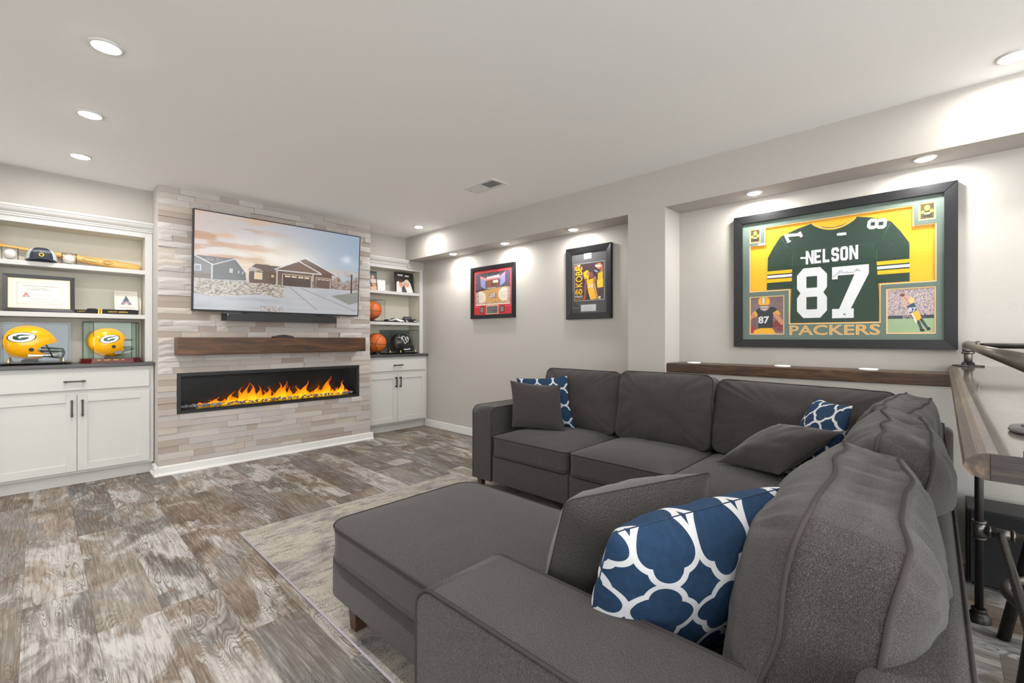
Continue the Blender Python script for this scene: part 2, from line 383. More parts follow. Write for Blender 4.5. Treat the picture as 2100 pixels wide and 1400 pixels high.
# ---- a small raster canvas for flat prints (a dense grid of coloured vertices)
class Canvas:
    def __init__(s, nx, ny, col=(128, 128, 128)):
        s.nx, s.ny = nx, ny; s.a = np.ones((ny, nx, 3))*np.array(col)
        s.X, s.Y = np.meshgrid((np.arange(nx)+.5)/nx, (np.arange(ny)+.5)/ny)
    def put(s, mask, col, al=1.):
        m = (mask.astype(float)*al)[..., None]; s.a = s.a*(1-m)+np.array(col)*m; return s
    def poly(s, pts, col, al=1.):
        ins = np.zeros_like(s.X, bool); k = len(pts)
        for i in range(k):
            (x1, y1), (x2, y2) = pts[i], pts[(i+1) % k]
            if y1 == y2: continue
            c = ((y1 > s.Y) != (y2 > s.Y)) & (s.X < (x2-x1)*(s.Y-y1)/(y2-y1)+x1); ins ^= c
        return s.put(ins, col, al)
    def rect(s, x0, y0, x1, y1, col, al=1.): return s.put((s.X >= x0) & (s.X < x1) & (s.Y >= y0) & (s.Y < y1), col, al)
    def ell(s, x, y, rx, ry, col, al=1., soft=0., rot=0.):
        c, n = math.cos(rot), math.sin(rot); dx, dy = s.X-x, s.Y-y
        d = np.sqrt(((dx*c+dy*n)/rx)**2+((dy*c-dx*n)/ry)**2)
        m = (d < 1) if not soft else np.clip((1-d)/soft, 0, 1); return s.put(m, col, al)
    def line(s, x0, y0, x1, y1, w, col, al=1.):
        dx, dy = x1-x0, y1-y0; L2 = dx*dx+dy*dy+1e-12; t = np.clip(((s.X-x0)*dx+(s.Y-y0)*dy)/L2, 0, 1)
        return s.put(np.hypot(s.X-x0-t*dx, s.Y-y0-t*dy) < w, col, al)
    def speckle(s, x0, y0, x1, y1, cols, dens=1., al=1.):
        r = np.random.rand(s.ny, s.nx); idx = np.random.randint(0, len(cols), (s.ny, s.nx)); m = (s.X >= x0) & (s.X < x1) & (s.Y >= y0) & (s.Y < y1) & (r < dens)
        c = np.array(cols)[idx]; mm = (m*al)[..., None]; s.a = s.a*(1-mm)+c*mm; return s
    def fbm(s, fx, fy, seed=0, oct=4):
        out = np.zeros_like(s.X); amp = 1.; tot = 0
        for o in range(oct):
            rs = np.random.RandomState(seed+o*7); gx, gy = int(fx*2**o)+3, int(fy*2**o)+3; g = rs.rand(gy, gx)
            x = s.X*fx*2**o; y = s.Y*fy*2**o; xi, yi = x.astype(int), y.astype(int); xf, yf = x-xi, y-yi; xf = xf*xf*(3-2*xf); yf = yf*yf*(3-2*yf)
            xi = np.clip(xi, 0, gx-2); yi = np.clip(yi, 0, gy-2)
            out += amp*((g[yi, xi]*(1-xf)+g[yi, xi+1]*xf)*(1-yf)+(g[yi+1, xi]*(1-xf)+g[yi+1, xi+1]*xf)*yf); tot += amp; amp *= .5
        return out/tot
    def build(s, name, mat, parent, o, ux, uy, w, h):
        """o = lower left corner; rows run down from the top"""
        o, ux, uy = Vector(o), Vector(ux).normalized(), Vector(uy).normalized()
        nx, ny = s.nx, s.ny; gx = np.arange(nx)/(nx-1)*w; gy = (1-np.arange(ny)/(ny-1))*h
        A = np.array(o)[None, None]+gx[None, :, None]*np.array(ux)+gy[:, None, None]*np.array(uy)
        me = bpy.data.meshes.new(name); i = np.arange(nx*ny).reshape(ny, nx)
        q = np.stack([i[1:, :-1], i[1:, 1:], i[:-1, 1:], i[:-1, :-1]], -1).reshape(-1, 4)
        me.vertices.add(nx*ny); me.vertices.foreach_set('co', A.reshape(-1)); me.loops.add(q.size); me.loops.foreach_set('vertex_index', q.reshape(-1))
        me.polygons.add(len(q)); me.polygons.foreach_set('loop_start', np.arange(len(q))*4); me.update(calc_edges=True)
        c = np.clip(s.a, 0, 255)/255.; c = np.where(c <= .04045, c/12.92, ((c+.055)/1.055)**2.4)
        at = me.color_attributes.new('Col', 'FLOAT_COLOR', 'POINT'); at.data.foreach_set('color', np.concatenate([c.reshape(-1, 3), np.ones((nx*ny, 1))], 1).reshape(-1))
        return link(name, me, mat, parent)

# ------------------------------------------------------------------ soft shapes
def rrect(w, h, r, step=.03, nc=6):
    """rounded rectangle outline, counter-clockwise, evenly cut"""
    pts = []
    def edge(a, b):
        n = max(1, int(math.hypot(b[0]-a[0], b[1]-a[1])/step))
        for i in range(n): pts.append((a[0]+(b[0]-a[0])*i/n, a[1]+(b[1]-a[1])*i/n))
    cs = [(w/2-r, -h/2+r, -PI/2), (w/2-r, h/2-r, 0), (-w/2+r, h/2-r, PI/2), (-w/2+r, -h/2+r, PI)]
    for k, (cx, cy, a) in enumerate(cs):
        for i in range(nc): pts.append((cx+r*math.cos(a+PI/2*i/nc), cy+r*math.sin(a+PI/2*i/nc)))
        e = (cx+r*math.cos(a+PI/2), cy+r*math.sin(a+PI/2)); n2 = cs[(k+1) % 4]; f = (n2[0]+r*math.cos(n2[2]), n2[1]+r*math.sin(n2[2])); edge(e, f)
    return pts
def puffy(outline, frame, hf, hb, boxing, K=14, pw=2.2, ex=.65, wr=0., wf=7., pucker=0., jit=0., seed=0, warp=None, uvoff=(0, 0), fold=.0):
    """cushion: two domed faces over an outline, with a boxing strip between; returns mesh, front rim, back rim"""
    o, ux, uy, n = [Vector(v) for v in frame]; N = len(outline); verts = []; uv = []; faces = []
    ts = [math.sin(PI/2*(k+1)/K) for k in range(K)]
    L = 0; arc = [0]
    for i in range(N): a, b = outline[i], outline[(i+1) % N]; L += math.hypot(b[0]-a[0], b[1]-a[1]); arc.append(L)
    def place(x, y, z):
        if warp: x, y, z = warp(x, y, z)
        return o+ux*x+uy*y+n*z
    HW = max(abs(p[0]) for p in outline); HH = max(abs(p[1]) for p in outline)
    def side(sgn, h):
        st = len(verts)
        def zz(x, y, t, i):
            d = h*(max(0., 1-abs(x/HW)**pw)*max(0., 1-abs(y/HH)**pw))**ex*max(0., 1-t**14)**.5
            if wr: d += wr*(mnoise.noise(Vector((x*wf+seed, y*wf, sgn*3.1+seed*.7)))+.5*mnoise.noise(Vector((x*wf*2.3, y*wf*2.3+seed, sgn))))*(1-t**6)
            if pucker and i is not None: d += pucker*math.sin(arc[i]*70+5*mnoise.noise(Vector((arc[i]*9, seed, 0))))*(t**7)*(1-t)*9
            if jit and i is not None: d += jit*mnoise.noise(Vector((arc[i]*6.5, seed*1.7, sgn*5)))*t**4
            return sgn*(boxing/2+d)
        verts.append(place(0, 0, zz(0, 0, 0, None))); uv.append((0, 0))
        for k, t in enumerate(ts):
            for i, (x, y) in enumerate(outline):
                jx = 1+(jit*.9*mnoise.noise(Vector((arc[i]*5, 7+seed, sgn*2)))*t if jit else 0)
                verts.append(place(x*t*jx, y*t*jx, zz(x*t, y*t, t, i))); uv.append((x*t, y*t))
        for i in range(N):
            j = (i+1) % N; f = (st, st+1+i, st+1+j); faces.append(f if sgn > 0 else f[::-1])
            for k in range(K-1):
                a = st+1+k*N; b = a+N; f = (a+i, b+i, b+j, a+j); faces.append(f if sgn > 0 else f[::-1])
        return st+1+(K-1)*N
    F = side(1, hf); B = side(-1, hb)
    if boxing < 1e-6:
        for i in range(N): j = (i+1) % N; faces.append((B+i, B+j, F+j, F+i))
    else:
        NS = 5; prev = B
        for q in range(1, NS+1):
            if q == NS: cur = F
            else:
                cur = len(verts); sq = q/NS
                for i in range(N):
                    a, b = outline[i-1], outline[(i+1) % N]; nx, ny = b[1]-a[1], a[0]-b[0]; L_ = math.hypot(nx, ny) or 1
                    w_ = math.sin(PI*sq)*(-.004+fold*(mnoise.noise(Vector((arc[i]*22, seed*3.3, sq*1.5)))+1.3*mnoise.noise(Vector((arc[i]*42, seed, sq*1.2)))))
                    verts.append(verts[B+i].lerp(verts[F+i], sq)+(ux*nx+uy*ny)*(w_/L_)); uv.append(outline[i])
            for i in range(N): j = (i+1) % N; faces.append((prev+i, prev+j, cur+j, cur+i))
            prev = cur
    me = pymesh('cushion', verts, faces, True)
    ul = me.uv_layers.new(name='UVMap'); idx = np.zeros(len(me.loops), int); me.loops.foreach_get('vertex_index', idx)
    ul.data.foreach_set('uv', (np.array(uv)[idx]+np.array(uvoff)).reshape(-1).astype(np.float32))
    if boxing < 1e-6:
        bm = bmesh.new(); bm.from_mesh(me); bmesh.ops.remove_doubles(bm, verts=bm.verts, dist=1e-6); bm.to_mesh(me); bm.free(); me.shade_smooth()
    return me, verts[F:F+N], verts[B:B+N]
def cushion(name, parent, frame, w, h, r, hf, hb, boxing, mat='fabric', welts=(1, 1), wrad=.0036, wmat='welt', **k):
    me, fr, br = puffy(rrect(w, h, r), frame, hf, hb, boxing, **k)
    o = link(name, me, M[mat], parent)
    for on, rim in ((welts[0], fr), (welts[1], br)):
        if on: MB().tube(rim, wrad, 6, closed=True).build('welt', M[wmat], o)
    return o

# ================================================================== THE ROOM
def struct(name, mb, mat, parent=None): return tag(mb.build(name, mat, parent), kind='structure')
XL, YB = -3.2, -3.4
floor = struct('floor', MB().box((XL, YB, -.14), (3.75, 5.3, -.006)), M['slab'])
# vinyl planks, each one a part of the floor
PW, PL = .205, 1.235
pm = MB().box((-PW/2+.0002, -PL/2+.0002, -.0055), (PW/2-.0002, PL/2-.0002, 0), .0004, 1)
me0 = bpy.data.meshes.new('plank'); pm.b.to_mesh(me0); pm.b.free(); me0.materials.append(M['plank'])
x0 = .57-13*PW; i = 0
while x0+i*PW < 3.5:
    xa = x0+i*PW; sh = (i*.437+.21*(i % 3)) % 1*PL; y = -1.6+sh-PL
    while y < 5.0:
        if y+PL > -1.4:
            ya, yb = max(y, -1.4), min(y+PL, 4.985); xb = min(xa+PW, 3.505)
            if yb-ya > .03:
                full = (yb-ya > PL-.002 and xb-xa > PW-.002)
                if full: me = me0
                else:
                    q = MB().box((-(xb-xa)/2+.0002, -(yb-ya)/2+.0002, -.0055), ((xb-xa)/2-.0002, (yb-ya)/2-.0002, 0), .0004, 1)
                    me = bpy.data.meshes.new('plank'); q.b.to_mesh(me); q.b.free(); me.materials.append(M['plank'])
                p = bpy.data.objects.new('plank', me); C.objects.link(p); p.parent = floor; p.location = ((xa+xb)/2, (ya+yb)/2, 0)
        y += PL
    i += 1
ceiling = struct('ceiling', MB().box((XL, YB, H), (3.75, 5.3, H+.12)), M['ceiling'])
XS, XN = 3.255, 3.51         # soffit face, niche back wall
YC0, YC1 = 1.515, 1.825      # the column between the niches
wr_ = MB().box((XN, YB, 0), (3.66, 5.3, H)).box((XS, YC0, -.006), (XN, YC1, 2.132)).box((3.295, YB, -.006), (XN, YC0, .893))
wall_right = struct('wall_right', wr_, M['wall'])
struct('soffit', MB().box((XS, YB, 2.132), (XN, 4.99, H)), M['wall'], wall_right)
# back wall: header over the bookcases, wall behind them, chimney breast round the fire opening
FX0, FX1, FZ0, FZ1 = .817, 2.476, .497, .845     # fire opening
SX0, SX1, SY = .690, 2.612, 4.745                # stone face
bw = MB().box((-.45, 4.99, 2.06), (SX0, 5.27, H)).box((SX1, 4.99, 2.06), (XN, 5.27, H)).box((XL, 5.27, -.006), (XN, 5.3, H)).box((XL, 4.9, -.006), (-.32, 5.27, H)).box((-2.5, -.3, -.006), (-2.4, 3.9, H))  # last box: unseen partial wall, added to block light from the open left side
wall_back = struct('wall_back', bw, M['wall'])
struct('bookcase_header_end', MB().box((3.268, 4.958, 2.035), (XN, 4.99, 2.132)), M['wall'], wall_back)
cb = MB().box((SX0, SY, -.006), (FX0, 5.27, H)).box((FX1, SY, -.006), (SX1, 5.27, H)).box((FX0, SY, -.006), (FX1, 5.27, FZ0)).box((FX0, SY, FZ1), (FX1, 5.27, H)).box((FX0, 5.0, FZ0), (FX1, 5.27, FZ1))
wall_fire = struct('wall_fireplace', cb, M['wall'])

# ledger stones, every one an object; the ones behind the television are joined
def stone_mesh(rough, seed):
    rs = random.Random(seed); nx, nz = 5, 3; v = []; f = []
    for k in range(nz):
        for j in range(nx):
            e = (j in (0, nx-1)) or (k in (0, nz-1))
            d = (rs.uniform(.003, .0075) if not e else rs.uniform(0, .003)) if rough else rs.uniform(0, .0012)
            v.append((j/(nx-1)-.5, -d, k/(nz-1)-.5))
    for k in range(nz-1):
        for j in range(nx-1): a = k*nx+j; f.append((a, a+1, a+nx+1, a+nx))
    rim = [j for j in range(nx)]+[k*nx+nx-1 for k in range(1, nz)]+[(nz-1)*nx+j for j in range(nx-2, -1, -1)]+[k*nx for k in range(nz-2, 0, -1)]
    st = len(v)
    for a in rim: v.append((v[a][0], .03, v[a][2]))
    for q in range(len(rim)): p = (q+1) % len(rim); f.append((rim[q], st+q, st+p, rim[p]))
    me = pymesh('stone', v, f, False); me.materials.append(M['stone_rough' if rough else 'stone_smooth']); return me
SV = {r: [stone_mesh(r, 100+k+50*r) for k in range(14)] for r in (0, 1)}
rows = [.07+.427/8*k for k in range(8)]+[FZ0+.348/7*k for k in range(7)]+[FZ1+1.579/31*k for k in range(32)]
rows[-1] = H
rs = random.Random(5); hidden = []; nst = 0
for z0, z1 in zip(rows, rows[1:]):
    spans = [(SX0, FX0), (FX1, SX1)] if FZ0-.001 <= z0 < FZ1-.001 else [(SX0, SX1)]
    for a, b in spans:
        x = a; cuts = [a]
        while True:
            x += rs.choice([.10, .14, .17, .2, .22, .26, .3, .36, .42])*rs.uniform(.85, 1.1)
            if x > b-.06: break
            cuts.append(x)
        cuts.append(b)
        for xa, xb in zip(cuts, cuts[1:]):
            low = z0 < .9; pr = .14 if low else .56
            if xb-xa > .34: pr *= .6
            rough = 1 if rs.random() < pr else 0
            dep = rs.uniform(0, .008)+(rs.choice([0, .008, .015]) if rough else rs.choice([0, 0, .006]))
            if low: dep = rs.choice([0, .004, .009, .012])
            me = rs.choice(SV[rough]); g = .0011
            sc = (xb-xa-g, 1, z1-z0-g); lo = ((xa+xb)/2, SY-.014-dep, (z0+z1)/2)
            if xa > .95 and xb < 2.4 and z0 > 1.44 and z1 < 2.2: hidden.append((me, lo, sc)); continue
            o = bpy.data.objects.new('stone', me); C.objects.link(o); o.parent = wall_fire; o.location = lo; o.scale = sc; nst += 1
bm = bmesh.new()
for me, lo, sc in hidden:
    t = me.copy(); t.transform(Matrix.LocRotScale(Vector(lo), None, Vector(sc))); bm.from_mesh(t); bpy.data.meshes.remove(t)
me = bpy.data.meshes.new('stones_behind_tv'); bm.to_mesh(me); bm.free(); tag(link('stones_behind_tv', me, M['stone_smooth'], wall_fire, False), kind='stuff')

# baseboards
def base_prof(mb, a, b, n):
    """white base with a shoe strip, from a to b, n points into the room"""
    a, b, n = Vector((*a, 0)), Vector((*b, 0)), Vector((*n, 0)); t = (b-a); L = t.length; t.normalize()
    pr = [(0, 0), (.03, 0), (.029, .010), (.025, .015), (.016, .019), (.016, .068), (.012, .076), (0, .078)]
    A = [mb.b.verts.new(a+n*x+Vector((0, 0, z))) for x, z in pr]; B = [mb.b.verts.new(b+n*x+Vector((0, 0, z))) for x, z in pr]; k = len(pr)
    for i in range(k): mb.b.faces.new((A[i], A[(i+1) % k], B[(i+1) % k], B[i]))
    mb.b.faces.new(A[::-1]); mb.b.faces.new(B)
mb = MB(); base_prof(mb, (SX0-.028, SY-.03), (SX1+.026, SY-.03), (0, -1)); base_prof(mb, (SX0, SY-.05), (SX0, 4.93), (-1, 0))
base_prof(mb, (SX1, SY-.05), (SX1, 4.93), (1, 0))
struct('baseboard_fireplace', mb, M['trim'])
struct('baseboard_right', MB().box((XN-.014, YC1, 0), (XN, 4.925, .09), .003, 1), M['trim'])
struct('baseboard_column', MB().box((XS-.014, YC0, 0), (XS, YC1, .09), .003, 1), M['trim'])

# ------------------------------------------------------------------ downlights
def downlight(x, y, z, r, watts, label, group, col=(1, .985, .965)):
    t = thing('downlight', label, 'ceiling light', (x, y, z), 0, group)
    MB().lathe([(r*1.28, 0), (r*1.28, -.003), (r*1.05, -.008), (r, -.006), (r, 0)], (x, y, z), n=28).build('trim_ring', M['trim'], t)
    MB().lathe([(r, -.0055), (r*.85, -.0105), (r*.5, -.0145), (0, -.016)], (x, y, z), n=28).build('lens', M['lens'], t)
    ld = bpy.data.lights.new('lamp', 'AREA'); ld.shape = 'DISK'; ld.size = r*1.9; ld.energy = watts; ld.color = col; ld.spread = math.radians(178)
    lo = bpy.data.objects.new('lamp', ld); C.objects.link(lo); lo.parent = t; lo.location = (0, 0, -.018)
    return t
for k, y in enumerate((2.652, 3.525, 4.384)):
    downlight(.207, y, H, .048, LAMP_W, ['large bright downlight nearest in the left ceiling row', 'middle downlight of the row of three on the left ceiling', 'downlight of the left row closest to the shelves with the cap'][k], 'downlights in the left row')
downlight(3.02, 4.361, H, .045, LAMP_W*.5, 'round ceiling downlight above the white shelves with the basketballs', 'downlights along the soffit')
downlight(3.05, -.233, H, .05, LAMP_W*.5, 'ceiling downlight at the picture edge above the pipe rail bar', 'downlights along the soffit')
for k, (y, lb) in enumerate(((4.15, 'smallest soffit downlight beside the corner shelves'), (3.30, 'soffit downlight above the red framed arena picture'), (2.43, 'soffit downlight above the tall black framed basketball picture'),
                  (.93, 'soffit downlight above the near end of the sofa wall ledge and frame left corner'), (.075, 'soffit downlight above the right corner of the jersey frame'))):
    downlight(3.352, y, 2.132, .04, SOFFIT_W, lb, 'downlights in the soffit')
for x, y in ((.207, 1.78), (.207, .9), (.207, -.6), (1.6, -1.2), (3.05, -1.9), (-1.4, 3.5), (-1.4, 1.6), (-1.4, -.6), (1.6, -2.6)):  # unseen lamps at assumed positions, added as general fill light
    downlight(x, y, H, .048, LAMP_W, 'unseen fill downlight added in the ceiling behind the viewer', 'added fill downlights behind the viewer')

# ceiling vent
v = thing('ceiling_vent', 'white rectangular louvred vent in the ceiling', 'vent', (2.595, 2.795, H))
mb = MB()
for lo, hi in (((2.505, 2.61), (2.685, 2.64)), ((2.505, 2.95), (2.685, 2.98)), ((2.505, 2.64), (2.537, 2.95)), ((2.653, 2.64), (2.685, 2.95)), ((2.537, 2.788), (2.653, 2.802))):
    mb.box((*lo, H-.006), (*hi, H), .002, 1)
mb.build('grille_frame', M['trim'], v)
box('duct_dark_sheet', (2.53, 2.635, H-.0012), (2.66, 2.955, H-.0006), M['black'], v)  # flat black sheet, its colour put in for the shade inside the duct
for half, (ya, yb), tilt in ((0, (2.645, 2.786), .5), (1, (2.804, 2.948), -.5)):
    for k in range(11):
        yy = ya+(yb-ya)*(k+.5)/11; mt = Matrix.Translation((2.595, yy, H-.0035)) @ Matrix.Rotation(tilt, 4, 'X')
        MB().box((-.058, -.0052, -.0006), (.058, .0052, .0006), 0, 1, mt).build('louvre', M['trim'], v)
for y in (2.625, 2.965): MB().lathe([(.004, 0), (.003, -.002), (0, -.0025)], (2.595, y, H-.006), n=8).build('screw', M['grey'], v)

# ================================================================== CABINETS AND SHELVES
def shaker(name, parent, x0, x1, z0, z1, y, rail=.058):
    """flat-panel door: frame proud, panel recessed"""
    mb = MB(); t = .02
    mb.box((x0, y-t, z0), (x0+rail, y, z1), .0015, 1).box((x1-rail, y-t, z0), (x1, y, z1), .0015, 1).box((x0+rail, y-t, z1-rail), (x1-rail, y, z1), .0015, 1).box((x0+rail, y-t, z0), (x1-rail, y, z0+rail), .0015, 1)
    d = mb.build(name, M['white'], parent)
    box('panel', (x0+rail-.004, y-t+.009, z0+rail-.004), (x1-rail+.004, y-.002, z1-rail+.004), M['white'], d)
    return d
def pull(parent, c, L, vert, y):
    mb = MB(); cx, cz = c
    if vert:
        mb.box((cx-.006, y-.036, cz-L/2), (cx+.006, y-.024, cz+L/2), .002, 1)
        for s in (-1, 1): mb.box((cx-.007, y-.027, cz+s*(L/2-.012)-.008), (cx+.007, y, cz+s*(L/2-.012)+.008), .001, 1)
    else:
        mb.box((cx-L/2, y-.036, cz-.006), (cx+L/2, y-.024, cz+.006), .002, 1)
        for s in (-1, 1): mb.box((cx+s*(L/2-.014)-.009, y-.029, cz-.007), (cx+s*(L/2-.014)+.009, y, cz+.007), .001, 1)
    return mb.build('handle', M['bronze'], parent)
def base_cabinet(x0, x1, xm, label):
    t = thing('base_cabinet', label, 'cabinet', ((x0+x1)/2, 4.9, 0)); yf = 4.885
    box('body', (x0, yf, .095), (x1, 5.25, .915), M['white'], t)
    box('toe_kick', (x0, 4.935, 0), (x1, 4.95, .095), M['white'], t)
    a, b = x0+.03, x1-.03
    dr = box('drawer', (a, yf-.02, .742), (b, yf, .882), M['white'], t, .002, 1); pull(dr, ((a+b)/2, .812), .125, False, yf-.02)
    for (xa, xb, hx) in ((a, xm-.002, xm-.03), (xm+.002, b, xm+.03)):
        d = shaker('door', t, xa, xb, .115, .706, yf); pull(d, (hx, .605), .13, True, yf-.02)
    return t
base_cabinet(-.29, SX0-.006, .211, 'white shaker base cabinet under the yellow helmets')
base_cabinet(SX1+.004, XN-.004, 3.06, 'white shaker base cabinet under the black helmet')
tag(box('countertop', (-.30, 4.848, .915), (SX0-.002, 5.25, .942), M['counter'], None, .004, 2), 'charcoal countertop slab under the two yellow helmets', 'countertop')
tag(box('countertop', (SX1+.002, 4.848, .915), (XN-.001, 5.25, .942), M['counter'], None, .004, 2), 'charcoal countertop slab under the black helmet and basketball', 'countertop')
S1, S2 = 1.728, 1.345
def bookcase(x0, x1, label, crown_to):
    t = thing('bookcase', label, 'bookcase', ((x0+x1)/2, 5.1, .942)); W_ = M['white']
    box('back_panel', (x0, 5.235, .943), (x1, 5.25, 2.06), M['shelfin'], t)
    mb = MB().box((x0, 4.99, .943), (x0+.045, 5.235, 2.06)).box((x1-.045, 4.99, .943), (x1, 5.235, 2.06)).box((x0+.045, 4.99, 2.012), (x1-.045, 5.235, 2.06))
    mb.build('case', M['shelfin'], t)
    for xa, xb in ((x0, x0+.05), (x1-.05, x1)): box('stile', (xa, 4.97, .943), (xb, 4.99, 2.06), W_, t, .0015, 1)
    box('top_rail', (x0+.05, 4.97, 2.008), (x1-.05, 4.99, 2.06), W_, t, .0015, 1)
    for z in (S1, S2): box('shelf', (x0+.046, 4.978, z-.036), (x1-.046, 5.234, z), W_, t, .002, 1)
    pr = [(0, 2.052), (.012, 2.052), (.012, 2.062), (.018, 2.068), (.018, 2.078), (.024, 2.08), (.036, 2.092), (.044, 2.108), (.044, 2.114), (.05, 2.116), (.05, 2.132), (0, 2.132)]
    mb = MB(); mb.prism([(-a, b) for a, b in pr], crown_to-x0, (x0, 4.972, 0), (0, 1, 0), (0, 0, 1)); mb.build('crown_moulding', W_, t)
    return t
bookcase(-.29, SX0-.002, 'white built-in bookcase holding the bat, certificate and yellow helmets', SX0-.001)
bookcase(SX1+.002, XN-.002, 'white built-in bookcase in the corner holding basketballs and black helmet', 3.262)

# ================================================================== FIREPLACE WALL THINGS
def beam(name, lo, hi, mat, label, cat):
    return tag(MB().box(lo, hi, .004, 2).build(name, M[mat]), label, cat)
beam('mantel_beam', (.797, 4.548, 1.004), (2.463, SY-.016, 1.15), 'mantel', 'dark stained wooden mantel beam above the fire', 'mantel')
d = tag(MB().prism([(-.088, 0), (.088, 0), (.088, .008), (.012, .026), (-.012, .026), (-.088, .01)], .09, (1.645, 4.69, 1.151), (1, 0, 0), (0, 0, 1)).build('media_box', M['black']), 'small black wedge shaped box on the wooden mantel', 'media box')
# television
tv = thing('television', 'large wall television showing a snowy house at sunset', 'television', (1.673, 4.70, 1.38))
TVW, TVH = 1.522, .872; tl = math.atan2(.052, TVH)
up = Vector((0, -math.sin(tl), math.cos(tl))); o0 = Vector((.912, 4.664, 1.381)); fx = Vector((1, 0, 0)); fn = Vector((0, -math.cos(tl), -math.sin(tl)))
mt = Matrix((( 1, 0, 0, o0.x), (0, -fn.y, up.y, o0.y), (0, -fn.z, up.z, o0.z), (0, 0, 0, 1)))
MB().box((0, .001, 0), (TVW, .038, TVH), .004, 2, mt).build('housing', M['black'], tv)
mb = MB()
for lo, hi in (((0, -.004, 0), (.011, .004, TVH)), ((TVW-.009, -.004, 0), (TVW, .004, TVH)), ((0, -.004, 0), (TVW, .004, .016)), ((0, -.004, TVH-.009), (TVW, .004, TVH))): mb.box(lo, hi, .0012, 1, mt)
mb.box((TVW/2-.03, -.005, .002), (TVW/2+.03, -.003, .011), 0, 1, mt)
mb.build('bezel', M['black'], tv)
MB().box((.5, .038, .25), (1.02, .048, .65), .004, 2, mt).build('wall_bracket', M['black'], tv)
c = Canvas(400, 226)
X, Y = c.X, c.Y
sky = np.clip(np.stack([212-56*X+10*Y, 196-22*X+14*Y, 190+2*X+16*Y], -1), 0, 255); c.a = sky
gl = np.exp(-(((X-.42)/.3)**2+((Y-.42)/.22)**2)); c.put(gl, (255, 246, 232), .9)
f1 = c.fbm(3, 9, 3); f2 = c.fbm(6, 16, 11)
w = np.clip((f1-.48)*6, 0, 1)*np.clip(1.3-X*1.9, 0, 1)*np.clip(1.6-Y*2.2, 0, 1); c.put(w, (224, 172, 128), .85)
c.put(np.clip((f2-.52)*7, 0, 1)*np.clip(1.2-X*2.1, 0, 1)*(Y > .1), (196, 150, 118), .75)
c.put(np.clip((f1-.5)*5, 0, 1)*np.clip(X*1.6-.6, 0, 1), (176, 184, 198), .6); c.put(np.clip((X-.8)*4, 0, 1)*np.clip((.42-Y)*4, 0, 1), (158, 176, 202), .7)
c.put((np.clip(1-abs(Y-.55)/.1, 0, 1))*np.clip(1.2-abs(X-.4)*2, 0, 1), (252, 226, 190), .8)
GR = (176, 176, 176); c.rect(0, .676, 1, 1, GR)
g = c.fbm(110, 100, 5); lawn = (Y > .685+.005*np.sin(X*9)) & (Y < .835+.02*np.sin(X*14)) & (X < .5-.35*np.clip(Y-.8, 0, 1))
c.put(lawn, (164, 152, 134)); c.put(lawn*np.clip((g-.45)*8, 0, 1), (206, 200, 192), .9); c.put(lawn*np.clip((.42-g)*9, 0, 1), (118, 106, 90), .8)
dr = (Y > .69) & ~lawn; c.put(dr, (190, 192, 196)); c.put(dr*np.clip((c.fbm(5, 30, 9)-.45)*4, 0, 1), (160, 162, 168), .5)
c.poly([(.49, .70), (.8, .69), (1, .8), (1, 1), (.45, 1)], (186, 186, 190), .6)
c.poly([(.8, .774), (1, .701), (1, .84), (.93, .87)], (128, 130, 118), .75)
for x0_, x1_ in ((.525, .70), (.597, .98)): c.line(x0_, .71, x1_, .95, .0035, (120, 122, 122), .7)
c.ell(.42, .965, .075, .03, (206, 200, 198)); c.speckle(.35, .94, .49, .995, [(120, 92, 92), (210, 206, 204), (96, 80, 82)], .45)
tr = (X > .79) & (Y > .5) & (Y < .69); tn = c.fbm(110, 70, 21); tm = np.clip((Y-.54+.03*np.sin(X*40)+.02*np.sin(X*91))*16, 0, 1); c.put(tr*tm, (172, 150, 138), .8); c.put(tr*tm*np.clip((tn-.5)*8, 0, 1), (110, 90, 80), .8)
c.put((np.clip(1-abs(Y-.48)/.06, 0, 1))*(X > .78), (220, 190, 160), .5)
# houses
c.poly([(0, .45), (.209, .449), (.094, .534), (0, .53)], (104, 96, 94)); c.speckle(.02, .46, .15, .53, [(190, 188, 190), (104, 96, 94)], .3)
c.poly([(0, .455), (.091, .536), (0, .56)], (128, 126, 126)); c.rect(0, .535, .088, .63, (136, 134, 134))
for k in range(9): c.line(.002+k*.0105, .54, .002+k*.0105, .63, .0007, (112, 110, 110))
c.rect(0, .628, .088, .68, (126, 110, 100)); c.line(0, .452, .094, .536, .0045, (226, 228, 232)); c.poly([(.091, .536), (.209, .452), (.265, .588), (.267, .672), (.09, .683)], (104, 104, 104))
for k in range(22): c.line(.092, .55+k*.006, .262, .55+k*.006, .0006, (94, 94, 94), .6)
c.line(.094, .534, .209, .45, .004, (216, 218, 222)); c.line(.209, .45, .266, .586, .004, (216, 218, 222)); c.rect(.086, .535, .092, .683, (214, 216, 220))
c.rect(.002, .545, .035, .607, (222, 224, 226)); c.rect(.006, .551, .031, .601, (150, 160, 166)); c.rect(.178, .556, .194, .6, (196, 200, 202)); c.rect(.222, .57, .23, .6, (180, 184, 186)); c.rect(.245, .58, .252, .606, (180, 184, 186))
c.poly([(.271, .557), (.32, .478), (.467, .482), (.43, .55)], (116, 98, 90)); c.poly([(.271, .557), (.30, .515), (.36, .54)], (196, 190, 188))
c.poly([(.282, .565), (.447, .545), (.447, .684), (.284, .69)], (110, 88, 78)); c.rect(.313, .572, .358, .648, (232, 226, 214)); c.rect(.317, .58, .354, .641, (234, 206, 160)); c.rect(.40, .57, .43, .685, (98, 78, 70)); c.rect(.41, .585, .425, .61, (220, 190, 140))
c.poly([(.584, .391), (.621, .357), (.836, .521), (.72, .53)], (120, 100, 90)); c.line(.6, .37, .621, .357, .004, (232, 234, 238)); c.line(.621, .357, .836, .521, .0042, (226, 228, 232))
